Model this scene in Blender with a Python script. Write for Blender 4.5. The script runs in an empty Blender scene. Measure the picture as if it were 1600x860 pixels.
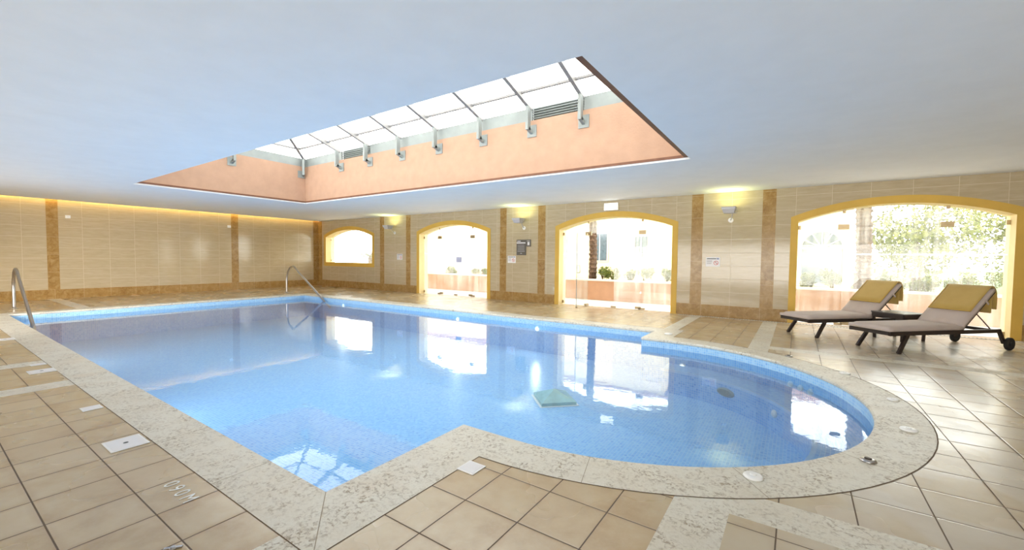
import bpy, bmesh, math, random
from mathutils import Vector, Matrix
from mathutils.geometry import tessellate_polygon
C = bpy.context.scene.collection
scene = bpy.context.scene
PI = math.pi
R = math.radians

# ------------------------------------------------------------------ camera
def make_camera():
    cd = bpy.data.cameras.new('camera')
    cd.sensor_fit = 'HORIZONTAL'; cd.sensor_width = 36.0
    cd.lens = 655.4 / 1600 * 36.0
    cd.clip_start = 0.05; cd.clip_end = 500
    co = bpy.data.objects.new('camera', cd); C.objects.link(co)
    y, p, r = R(34.2144), R(-2.3309), R(0.577)
    F = Vector((-math.sin(y) * math.cos(p), math.cos(y) * math.cos(p), math.sin(p)))
    Rt = Vector((math.cos(y), math.sin(y), 0)); U = Rt.cross(F)
    R2 = Rt * math.cos(r) + U * math.sin(r); U2 = -Rt * math.sin(r) + U * math.cos(r)
    M = Matrix((R2, U2, -F)).transposed().to_4x4(); M.translation = Vector((0, 0, 1.3))
    co.matrix_world = M
    scene.camera = co
make_camera()

# ------------------------------------------------------------------ look
EXPOSURE = 0.30
WORLD_HORIZON, WORLD_ZENITH = 11.0, 2.9
FILL, FILL_R = 265.0, 80.0
vs = scene.view_settings
scene.display_settings.display_device = 'sRGB'
vs.view_transform = 'Standard'; vs.look = 'None'; vs.gamma = 1.0; vs.exposure = EXPOSURE; vs.use_curve_mapping = False
cy = scene.cycles
cy.max_bounces = 10; cy.diffuse_bounces = 6; cy.glossy_bounces = 4; cy.transmission_bounces = 6; cy.transparent_max_bounces = 16
cy.sample_clamp_indirect = 8.0; cy.caustics_reflective = True; cy.caustics_refractive = False
cy.use_denoising = True

def make_world():
    w = bpy.data.worlds.new('sky'); scene.world = w; w.use_nodes = True
    n = w.node_tree; n.nodes.clear()
    out = n.nodes.new('ShaderNodeOutputWorld'); bg = n.nodes.new('ShaderNodeBackground')
    tc = n.nodes.new('ShaderNodeTexCoord'); sp = n.nodes.new('ShaderNodeSeparateXYZ')
    mr = n.nodes.new('ShaderNodeMapRange')
    mr.inputs['From Min'].default_value = 0.10; mr.inputs['From Max'].default_value = 0.42
    mr.inputs['To Min'].default_value = WORLD_HORIZON; mr.inputs['To Max'].default_value = WORLD_ZENITH
    ramp = n.nodes.new('ShaderNodeValToRGB')
    ramp.color_ramp.elements[0].color = (1.0, 0.97, 0.92, 1); ramp.color_ramp.elements[1].color = (0.90, 0.95, 1.0, 1)
    n.links.new(tc.outputs['Generated'], sp.inputs[0]); n.links.new(sp.outputs['Z'], mr.inputs['Value'])
    n.links.new(sp.outputs['Z'], ramp.inputs[0])
    n.links.new(ramp.outputs['Color'], bg.inputs['Color']); n.links.new(mr.outputs['Result'], bg.inputs['Strength'])
    n.links.new(bg.outputs[0], out.inputs[0])
make_world()

# room measures (metres)
XA, YB, H = -17.48, 10.516, 2.815
XR, YN = 4.7, -3.6                      # right wall and wall behind the camera
X0, X1, Y0, Y1 = -13.73, -2.11, 1.30, 7.75
CX, CY, RI, RO = -1.67, 4.71, 2.255, 2.60
SX0, SX1, SY0, SY1 = -11.9, -1.38, 2.93, 6.77
ZW = -0.14                              # water level
ZSAL, ZCURB = 3.87, 4.10
YG = 10.75                              # plane of the glass in the arches
YO = 10.93                              # outer face of the arched wall

def portal(name, loc, rot, sx, sy):
    l = bpy.data.lights.new(name, 'AREA'); l.shape = 'RECTANGLE'; l.size = sx; l.size_y = sy
    l.cycles.is_portal = True
    o = bpy.data.objects.new(name, l); C.objects.link(o); o.location = loc; o.rotation_euler = rot
    return o
portal('sky_portal', ((SX0 + SX1) / 2, (SY0 + SY1) / 2, 4.9), (0, 0, 0), 10.9, 4.2)
for ax, az, ah in ((-15.35, 1.7, 1.5), (-9.6, 1.22, 2.5), (-4.02, 1.22, 2.5), (1.49, 1.22, 2.5)):
    portal('arch_portal', (ax, YO + 0.02, az), (R(-90), 0, 0), 3.1, ah)

def area(name, loc, rot, sx, sy, power, col):
    l = bpy.data.lights.new(name, 'AREA'); l.shape = 'RECTANGLE'; l.size = sx; l.size_y = sy
    l.energy = power; l.color = col
    o = bpy.data.objects.new(name, l); C.objects.link(o); o.location = loc; o.rotation_euler = rot
    return o
# unseen fill lights added behind the camera to brighten walls and ceiling
gd = area('fill_light', (-5.0, YN + 0.12, 1.4), (R(100), 0, 0), 19.0, 2.6, FILL, (1.0, 0.97, 0.91)); gd.data.spread = R(66)
ge = area('fill_light_side', (-10.0, YN + 1.2, 1.1), (R(84), 0, R(52)), 5.0, 1.4, FILL_R, (1.0, 0.95, 0.86)); ge.data.spread = R(60)

# ------------------------------------------------------------------ materials
def newmat(name):
    m = bpy.data.materials.new(name); m.use_nodes = True
    nt = m.node_tree; b = nt.nodes['Principled BSDF']
    return m, nt, b
def nd(nt, t, **kw):
    n = nt.nodes.new(t)
    for k, v in kw.items():
        if isinstance(k, str) and hasattr(n, k): setattr(n, k, v)
    return n
def lk(nt, a, b): nt.links.new(a, b)
def mth(nt, op, a, b=None, c=None, clamp=False):
    n = nt.nodes.new('ShaderNodeMath'); n.operation = op; n.use_clamp = clamp
    for i, x in enumerate((a, b, c)):
        if x is None: continue
        if isinstance(x, (int, float)): n.inputs[i].default_value = x
        else: lk(nt, x, n.inputs[i])
    return n.outputs[0]
def mixc(nt, f, a, b, mode='MIX'):
    n = nt.nodes.new('ShaderNodeMix'); n.data_type = 'RGBA'; n.blend_type = mode
    for i, x in ((0, f), (6, a), (7, b)):
        if isinstance(x, (int, float)): n.inputs[i].default_value = x
        elif isinstance(x, (tuple, list)): n.inputs[i].default_value = (*x[:3], 1)
        else: lk(nt, x, n.inputs[i])
    return n.outputs[2]
def ramp(nt, f, stops, interp='LINEAR'):
    n = nt.nodes.new('ShaderNodeValToRGB'); cr = n.color_ramp; cr.interpolation = interp
    while len(cr.elements) < len(stops): cr.elements.new(0.5)
    for e, (p, c) in zip(cr.elements, stops):
        e.position = p; e.color = (*c[:3], 1) if isinstance(c, (tuple, list)) else (c, c, c, 1)
    lk(nt, f, n.inputs[0]); return n.outputs[0]
def noise(nt, vec, scale, detail=4, rough=0.55, dist=0.0, out='Fac'):
    n = nt.nodes.new('ShaderNodeTexNoise'); n.inputs['Scale'].default_value = scale; n.inputs['Detail'].default_value = detail
    n.inputs['Roughness'].default_value = rough; n.inputs['Distortion'].default_value = dist
    if vec is not None: lk(nt, vec, n.inputs['Vector'])
    return n.outputs[out]
def bump(nt, b, h, strength=0.3, dist=0.01):
    n = nt.nodes.new('ShaderNodeBump'); n.inputs['Strength'].default_value = strength; n.inputs['Distance'].default_value = dist
    lk(nt, h, n.inputs['Height']); lk(nt, n.outputs[0], b.inputs['Normal']); return n
def simple(name, col, rough=0.5, metal=0.0, var=0.06, scale=8.0, bmp=0.0, spec=None, emis=None, estr=0.0):
    m, nt, b = newmat(name)
    tc = nd(nt, 'ShaderNodeTexCoord')
    f = noise(nt, tc.outputs['Object'], scale)
    c = mixc(nt, ramp(nt, f, [(0.3, 0.0), (0.7, 1.0)]), [x * (1 - var) for x in col], [min(1, x * (1 + var)) for x in col])
    lk(nt, c, b.inputs['Base Color']); b.inputs['Roughness'].default_value = rough; b.inputs['Metallic'].default_value = metal
    if spec is not None: b.inputs['Specular IOR Level'].default_value = spec
    if bmp: bump(nt, b, noise(nt, tc.outputs['Object'], scale * 6), bmp, 0.004)
    if emis: b.inputs['Emission Color'].default_value = (*emis, 1); b.inputs['Emission Strength'].default_value = estr
    return m
def grid_nodes(nt, uv, pu, pv, ju, jv):
    """cell tile pattern from uv in metres: returns (joint mask, random colour of the cell, edge distance)"""
    sp = nd(nt, 'ShaderNodeSeparateXYZ'); lk(nt, uv, sp.inputs[0])
    u = mth(nt, 'DIVIDE', sp.outputs[0], pu); v = mth(nt, 'DIVIDE', sp.outputs[1], pv)
    fu = mth(nt, 'FRACT', u); fv = mth(nt, 'FRACT', v)
    du = mth(nt, 'MULTIPLY', mth(nt, 'MINIMUM', fu, mth(nt, 'SUBTRACT', 1.0, fu)), pu)
    dv = mth(nt, 'MULTIPLY', mth(nt, 'MINIMUM', fv, mth(nt, 'SUBTRACT', 1.0, fv)), pv)
    ju_ = mth(nt, 'LESS_THAN', du, ju / 2); jv_ = mth(nt, 'LESS_THAN', dv, jv / 2)
    j = mth(nt, 'MAXIMUM', ju_, jv_)
    cb = nd(nt, 'ShaderNodeCombineXYZ'); lk(nt, mth(nt, 'FLOOR', u), cb.inputs[0]); lk(nt, mth(nt, 'FLOOR', v), cb.inputs[1])
    wn = nd(nt, 'ShaderNodeTexWhiteNoise'); wn.noise_dimensions = '3D'; lk(nt, cb.outputs[0], wn.inputs['Vector'])
    d = mth(nt, 'MINIMUM', du, dv)
    return j, wn.outputs['Value'], d, wn.outputs['Color']

def mat_floor_tile():
    m, nt, b = newmat('clay_tile')
    uv = nd(nt, 'ShaderNodeUVMap'); tc = nd(nt, 'ShaderNodeTexCoord')
    j, rnd, d, rc = grid_nodes(nt, uv.outputs[0], 0.332, 0.332, 0.007, 0.007)
    off = nd(nt, 'ShaderNodeVectorMath', operation='MULTIPLY_ADD'); lk(nt, rc, off.inputs[0]); off.inputs[1].default_value = (30, 30, 30); lk(nt, tc.outputs['Object'], off.inputs[2])
    n1 = noise(nt, off.outputs[0], 4.0, 3)
    n2 = noise(nt, off.outputs[0], 60.0, 4, 0.7)
    c = ramp(nt, n1, [(0.32, (0.44, 0.30, 0.145)), (0.5, (0.52, 0.385, 0.21)), (0.7, (0.56, 0.44, 0.265))])
    c = mixc(nt, mth(nt, 'MULTIPLY', rnd, 0.45), c, (0.62, 0.51, 0.34))
    edge = ramp(nt, d, [(0.0, 1.0), (0.035, 0.0)])
    c = mixc(nt, mth(nt, 'MULTIPLY', edge, 0.28), c, (0.42, 0.27, 0.15))
    c = mixc(nt, mth(nt, 'MULTIPLY', ramp(nt, n2, [(0.45, 0.0), (0.8, 1.0)]), 0.25), c, (0.60, 0.48, 0.32))
    # whitish wet sheen round the bay, painted into the tile colour
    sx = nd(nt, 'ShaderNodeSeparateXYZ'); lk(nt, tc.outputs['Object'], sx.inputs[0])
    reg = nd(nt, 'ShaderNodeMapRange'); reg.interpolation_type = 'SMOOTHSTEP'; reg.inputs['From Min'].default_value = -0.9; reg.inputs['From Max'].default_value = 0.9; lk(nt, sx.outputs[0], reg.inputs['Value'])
    wet_sheen = ramp(nt, noise(nt, tc.outputs['Object'], 1.9, 2, 0.4, 0.6), [(0.40, 0.35), (0.47, 0.62), (0.60, 0.72), (0.63, 0.95)])
    c = mixc(nt, mth(nt, 'MULTIPLY', mth(nt, 'MULTIPLY', reg.outputs[0], wet_sheen), 0.8), c, (0.68, 0.655, 0.60))
    c = mixc(nt, j, c, (0.13, 0.085, 0.05))
    lk(nt, c, b.inputs['Base Color'])
    wet = noise(nt, tc.outputs['Object'], 1.1, 3, 0.5)
    rr = ramp(nt, wet, [(0.40, 0.22), (0.60, 0.30)])
    lk(nt, mth(nt, 'MAXIMUM', rr, mth(nt, 'MULTIPLY', j, 0.8)), b.inputs['Roughness'])
    b.inputs['Specular IOR Level'].default_value = 0.8
    h = mth(nt, 'ADD', mth(nt, 'MULTIPLY', ramp(nt, d, [(0.0, 0.0), (0.010, 1.0)]), 1.0), mth(nt, 'MULTIPLY', noise(nt, tc.outputs['Object'], 25, 3), 0.22))
    bump(nt, b, h, 0.25, 0.004)
    return m
def mat_travertine():
    m, nt, b = newmat('travertine')
    tc = nd(nt, 'ShaderNodeTexCoord')
    mp = nd(nt, 'ShaderNodeMapping'); mp.inputs['Scale'].default_value = (1, 1.0, 1); lk(nt, tc.outputs['Object'], mp.inputs[0])
    v = mp.outputs[0]
    n1 = noise(nt, v, 2.2, 4, 0.6)
    n2 = noise(nt, v, 34, 6, 0.75, 0.7)
    n3 = noise(nt, v, 4.5, 4, 0.7)
    c = ramp(nt, n1, [(0.3, (0.68, 0.61, 0.48)), (0.55, (0.74, 0.70, 0.59)), (0.75, (0.68, 0.59, 0.45))])
    pit = mth(nt, 'MULTIPLY', ramp(nt, n2, [(0.49, 0.0), (0.60, 1.0)]), ramp(nt, n3, [(0.40, 0.08), (0.62, 1.0)]))
    c = mixc(nt, mth(nt, 'MULTIPLY', pit, 0.9), c, (0.25, 0.17, 0.08))
    n4 = noise(nt, v, 70, 3, 0.6)
    c = mixc(nt, mth(nt, 'MULTIPLY', ramp(nt, n4, [(0.4, 0.0), (0.75, 1.0)]), 0.35), c, (0.88, 0.84, 0.76))
    lk(nt, c, b.inputs['Base Color']); b.inputs['Roughness'].default_value = 0.42
    bump(nt, b, mth(nt, 'SUBTRACT', 1.0, pit), 0.3, 0.003)
    return m
def mat_wall_tile():
    m, nt, b = newmat('beige_wall_tile')
    uv = nd(nt, 'ShaderNodeUVMap'); tc = nd(nt, 'ShaderNodeTexCoord')
    j, rnd, d, rc = grid_nodes(nt, uv.outputs[0], 0.59, 0.298, 0.006, 0.006)
    off = nd(nt, 'ShaderNodeVectorMath', operation='MULTIPLY_ADD'); lk(nt, rc, off.inputs[0]); off.inputs[1].default_value = (9, 9, 9); lk(nt, tc.outputs['Object'], off.inputs[2])
    mp = nd(nt, 'ShaderNodeMapping'); mp.inputs['Scale'].default_value = (2.0, 2.0, 12.0); lk(nt, off.outputs[0], mp.inputs[0])
    n1 = noise(nt, mp.outputs[0], 1.6, 5, 0.6, 0.4)
    c = ramp(nt, n1, [(0.3, (0.47, 0.38, 0.245)), (0.5, (0.51, 0.42, 0.275)), (0.7, (0.55, 0.465, 0.32))])
    c = mixc(nt, mth(nt, 'MULTIPLY', rnd, 0.25), c, (0.48, 0.39, 0.25))
    c = mixc(nt, j, c, (0.66, 0.58, 0.42))
    lk(nt, c, b.inputs['Base Color'])
    lk(nt, mth(nt, 'ADD', 0.10, mth(nt, 'MULTIPLY', j, 0.4)), b.inputs['Roughness']); b.inputs['Specular IOR Level'].default_value = 0.38
    bump(nt, b, ramp(nt, d, [(0.0, 0.0), (0.006, 1.0)]), 0.15, 0.002)
    return m
def mat_brown_stone():
    m, nt, b = newmat('brown_stone')
    uv = nd(nt, 'ShaderNodeUVMap'); tc = nd(nt, 'ShaderNodeTexCoord')
    j, rnd, d, rc = grid_nodes(nt, uv.outputs[0], 0.59, 0.50, 0.005, 0.005)
    n1 = noise(nt, tc.outputs['Object'], 9, 6, 0.7, 0.6)
    c = ramp(nt, n1, [(0.32, (0.25, 0.135, 0.04)), (0.5, (0.36, 0.215, 0.072)), (0.66, (0.46, 0.31, 0.13))])
    c = mixc(nt, mth(nt, 'MULTIPLY', rnd, 0.35), c, (0.39, 0.245, 0.085))
    c = mixc(nt, j, c, (0.62, 0.47, 0.28))
    lk(nt, c, b.inputs['Base Color']); b.inputs['Roughness'].default_value = 0.20; b.inputs['Specular IOR Level'].default_value = 0.3
    return m
def mat_mosaic():
    m, nt, b = newmat('blue_mosaic')
    uv = nd(nt, 'ShaderNodeUVMap')
    j, rnd, d, rc = grid_nodes(nt, uv.outputs[0], 0.033, 0.033, 0.005, 0.005)
    c = ramp(nt, rnd, [(0.0, (0.26, 0.54, 0.87)), (0.35, (0.30, 0.59, 0.89)), (0.65, (0.36, 0.64, 0.91)), (0.9, (0.41, 0.68, 0.92))])
    c = mixc(nt, mth(nt, 'GREATER_THAN', rnd, 0.97), c, (0.23, 0.49, 0.83))
    c = mixc(nt, j, c, (0.55, 0.72, 0.90))
    lk(nt, c, b.inputs['Base Color']); b.inputs['Roughness'].default_value = 0.3
    return m
def mat_water():
    m = bpy.data.materials.new('pool_water'); m.use_nodes = True; nt = m.node_tree; nt.nodes.clear()
    out = nd(nt, 'ShaderNodeOutputMaterial'); mx = nd(nt, 'ShaderNodeMixShader')
    fr = nd(nt, 'ShaderNodeFresnel'); fr.inputs['IOR'].default_value = 1.42
    tr = nd(nt, 'ShaderNodeBsdfTransparent'); tr.inputs['Color'].default_value = (0.92, 0.98, 1.0, 1)
    gl = nd(nt, 'ShaderNodeBsdfGlossy'); gl.inputs['Roughness'].default_value = 0.02; gl.inputs['Color'].default_value = (1, 1, 1, 1)
    tc = nd(nt, 'ShaderNodeTexCoord')
    n1 = noise(nt, tc.outputs['Object'], 3.0, 3, 0.5); n2 = noise(nt, tc.outputs['Object'], 11.0, 2, 0.5)
    h = mth(nt, 'ADD', n1, mth(nt, 'MULTIPLY', n2, 0.3))
    bp = nd(nt, 'ShaderNodeBump'); bp.inputs['Strength'].default_value = 0.35; bp.inputs['Distance'].default_value = 0.004
    lk(nt, h, bp.inputs['Height']); lk(nt, bp.outputs[0], gl.inputs['Normal'])
    lk(nt, fr.outputs[0], mx.inputs[0]); lk(nt, tr.outputs[0], mx.inputs[1]); lk(nt, gl.outputs[0], mx.inputs[2])
    lk(nt, mx.outputs[0], out.inputs[0]); return m
def mat_glass(name, haze=0.22, tint=(0.97, 0.99, 0.98), streak=True):
    m = bpy.data.materials.new(name); m.use_nodes = True; nt = m.node_tree; nt.nodes.clear()
    out = nd(nt, 'ShaderNodeOutputMaterial'); mx = nd(nt, 'ShaderNodeMixShader'); m2 = nd(nt, 'ShaderNodeMixShader')
    ge = nd(nt, 'ShaderNodeNewGeometry'); dp = nd(nt, 'ShaderNodeVectorMath', operation='DOT_PRODUCT')
    lk(nt, ge.outputs['Normal'], dp.inputs[0]); lk(nt, ge.outputs['Incoming'], dp.inputs[1])
    k1 = mth(nt, 'SUBTRACT', 1.0, mth(nt, 'ABSOLUTE', dp.outputs['Value']), clamp=True)
    frv = mth(nt, 'ADD', 0.018, mth(nt, 'MULTIPLY', mth(nt, 'POWER', k1, 5.0), 0.7))
    tr = nd(nt, 'ShaderNodeBsdfTransparent'); tr.inputs['Color'].default_value = (*tint, 1)
    gl = nd(nt, 'ShaderNodeBsdfGlossy'); gl.inputs['Roughness'].default_value = 0.02
    tl = nd(nt, 'ShaderNodeBsdfTranslucent'); tl.inputs['Color'].default_value = (0.97, 0.95, 0.88, 1)
    lk(nt, frv, mx.inputs[0]); lk(nt, tr.outputs[0], mx.inputs[1]); lk(nt, gl.outputs[0], mx.inputs[2])
    tc = nd(nt, 'ShaderNodeTexCoord'); mp = nd(nt, 'ShaderNodeMapping'); mp.inputs['Scale'].default_value = (14, 14, 0.7)
    lk(nt, tc.outputs['Object'], mp.inputs[0])
    n1 = noise(nt, mp.outputs[0], 1.0, 4, 0.6); n2 = noise(nt, tc.outputs['Object'], 0.9, 2, 0.5)
    f = mth(nt, 'MULTIPLY', ramp(nt, n1, [(0.38, 0.35), (0.7, 1.0)]), ramp(nt, n2, [(0.35, 0.3), (0.6, 1.0)]))
    f = mth(nt, 'MULTIPLY', f, haze)
    lk(nt, f, m2.inputs[0]); lk(nt, mx.outputs[0], m2.inputs[1]); lk(nt, tl.outputs[0], m2.inputs[2])
    lk(nt, m2.outputs[0], out.inputs[0]); return m
def mat_leaf(name, c1, c2):
    m, nt, b = newmat(name)
    g = nd(nt, 'ShaderNodeNewGeometry')
    c = ramp(nt, g.outputs['Random Per Island'], [(0.0, c1), (1.0, c2)])
    lk(nt, c, b.inputs['Base Color']); b.inputs['Roughness'].default_value = 0.45
    return m
def mat_towel():
    m, nt, b = newmat('ochre_towelling')
    tc = nd(nt, 'ShaderNodeTexCoord')
    n1 = noise(nt, tc.outputs['Object'], 160, 2, 0.6); n2 = noise(nt, tc.outputs['Object'], 5, 3)
    c = mixc(nt, n2, (0.48, 0.31, 0.07), (0.60, 0.415, 0.12)); lk(nt, c, b.inputs['Base Color'])
    b.inputs['Roughness'].default_value = 0.95; b.inputs['Sheen Weight'].default_value = 0.4
    bump(nt, b, n1, 0.6, 0.004); return m
def mat_trunk():
    m, nt, b = newmat('palm_bark')
    tc = nd(nt, 'ShaderNodeTexCoord'); n1 = noise(nt, tc.outputs['Object'], 14, 4, 0.7)
    lk(nt, ramp(nt, n1, [(0.3, (0.05, 0.03, 0.02)), (0.7, (0.22, 0.14, 0.09))]), b.inputs['Base Color'])
    b.inputs['Roughness'].default_value = 0.9; return m

M = {}
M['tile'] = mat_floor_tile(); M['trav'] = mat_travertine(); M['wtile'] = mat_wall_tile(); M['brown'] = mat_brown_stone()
M['mosaic'] = mat_mosaic(); M['water'] = mat_water()
M['glass'] = mat_glass('arch_glass', 0.27); M['frost'] = mat_glass('frosted_strip', 1.6, streak=False); M['skyglass'] = mat_glass('roof_glass', 0.35)
M['doorglass'] = mat_glass('door_leaf_glass', 0.06)
M['ceil'] = simple('ceiling_plaster', (0.84, 0.875, 0.92), 0.85, var=0.02, scale=3, bmp=0.15)
M['salmon'] = simple('salmon_render', (0.51, 0.32, 0.215), 0.9, var=0.05, scale=5, bmp=0.5)
M['planter'] = simple('planter_render', (0.50, 0.29, 0.18), 0.9, var=0.08, scale=3)
M['rust'] = simple('rust_trim', (0.20, 0.085, 0.045), 0.6, var=0.15)
M['white'] = simple('white_paint', (0.86, 0.86, 0.86), 0.6, var=0.01)
M['yellow'] = simple('ochre_paint', (0.67, 0.42, 0.07), 0.6, var=0.05, scale=3, bmp=0.1)
M['cream'] = simple('cream_reveal', (0.82, 0.66, 0.34), 0.7, var=0.03)
M['steel'] = simple('brushed_steel', (0.55, 0.53, 0.52), 0.28, 1.0, var=0.05, scale=20)
M['galv'] = simple('galvanised_steel', (0.30, 0.33, 0.315), 0.5, 0.2, var=0.10, scale=3)
M['dgrey'] = simple('rafter_grey', (0.33, 0.32, 0.31), 0.5, 0.2, var=0.05)
M['brass'] = simple('brass_patch', (0.42, 0.32, 0.18), 0.35, 0.6, var=0.05)
M['dark'] = simple('dark_resin', (0.030, 0.020, 0.017), 0.45, var=0.15)
M['black'] = simple('black_rubber', (0.015, 0.014, 0.014), 0.7, var=0.1)
M['cushion'] = simple('grey_beige_canvas', (0.57, 0.48, 0.44), 0.9, var=0.04, scale=6, bmp=0.25)
M['towel'] = mat_towel()
M['towelhem'] = simple('ochre_hem', (0.56, 0.37, 0.09), 0.9, var=0.05)
M['plastic'] = simple('white_plastic', (0.92, 0.91, 0.88), 0.3, var=0.02)
M['sconce'] = simple('grey_lamp_metal', (0.55, 0.54, 0.56), 0.4, var=0.03)
M['lampglow'] = simple('lamp_glow', (1, 0.9, 0.5), 0.4, emis=(1.0, 0.95, 0.45), estr=6)
M['cove'] = simple('cove_glow', (1, 0.8, 0.4), 0.4, emis=(1.0, 0.68, 0.22), estr=110)
M['exit'] = simple('exit_sign_face', (1, 1, 1), 0.4, emis=(1.0, 0.97, 0.82), estr=2.6)
M['uwlight'] = simple('underwater_lens', (0.9, 0.95, 1), 0.3, emis=(0.85, 0.95, 1.0), estr=1.3)
M['sign'] = simple('sign_white', (0.84, 0.82, 0.82), 0.35, var=0.01)
M['signdark'] = simple('sign_print', (0.10, 0.12, 0.12), 0.5)
M['signblue'] = simple('sign_blue_print', (0.22, 0.26, 0.45), 0.5)
M['signgrey'] = simple('sign_grey_print', (0.45, 0.44, 0.46), 0.5)
M['signred'] = simple('sign_red_print', (0.62, 0.12, 0.09), 0.5)
M['board'] = simple('slate_board', (0.12, 0.105, 0.085), 0.5)
M['print'] = simple('white_floor_print', (0.86, 0.87, 0.84), 0.5, var=0.04)
M['tealbox'] = simple('pale_teal_plastic', (0.42, 0.66, 0.62), 0.25, var=0.15, scale=5)
M['grille'] = simple('dark_grille', (0.30, 0.42, 0.44), 0.5)
M['patio'] = simple('pale_patio_stone', (0.84, 0.80, 0.74), 0.5, var=0.04)
M['soil'] = simple('planter_soil', (0.16, 0.10, 0.06), 0.95, var=0.3, scale=20)
M['leafL'] = mat_leaf('bright_shrub_leaf', (0.07, 0.12, 0.012), (0.24, 0.27, 0.03))
M['leafD'] = mat_leaf('hedge_leaf', (0.09, 0.12, 0.015), (0.28, 0.28, 0.05))
M['frond'] = mat_leaf('palm_frond', (0.05, 0.08, 0.02), (0.13, 0.16, 0.05))
M['stem'] = simple('plant_stem', (0.16, 0.11, 0.06), 0.9)
M['bark'] = mat_trunk()
M['facade'] = simple('pale_yellow_facade', (0.78, 0.64, 0.40), 0.9, var=0.04, scale=1)
M['facade2'] = simple('rose_facade', (0.72, 0.50, 0.40), 0.9, var=0.04, scale=1)
M['winglass'] = simple('dark_window_glass', (0.10, 0.13, 0.15), 0.1, var=0.2)
M['rooftile'] = simple('clay_roof', (0.42, 0.20, 0.12), 0.8, var=0.2, scale=6)
M['grass'] = simple('lawn', (0.16, 0.24, 0.07), 0.95, var=0.3, scale=4)
M['stonewhite'] = simple('white_stone_coping', (0.78, 0.74, 0.68), 0.6, var=0.05)

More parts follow.
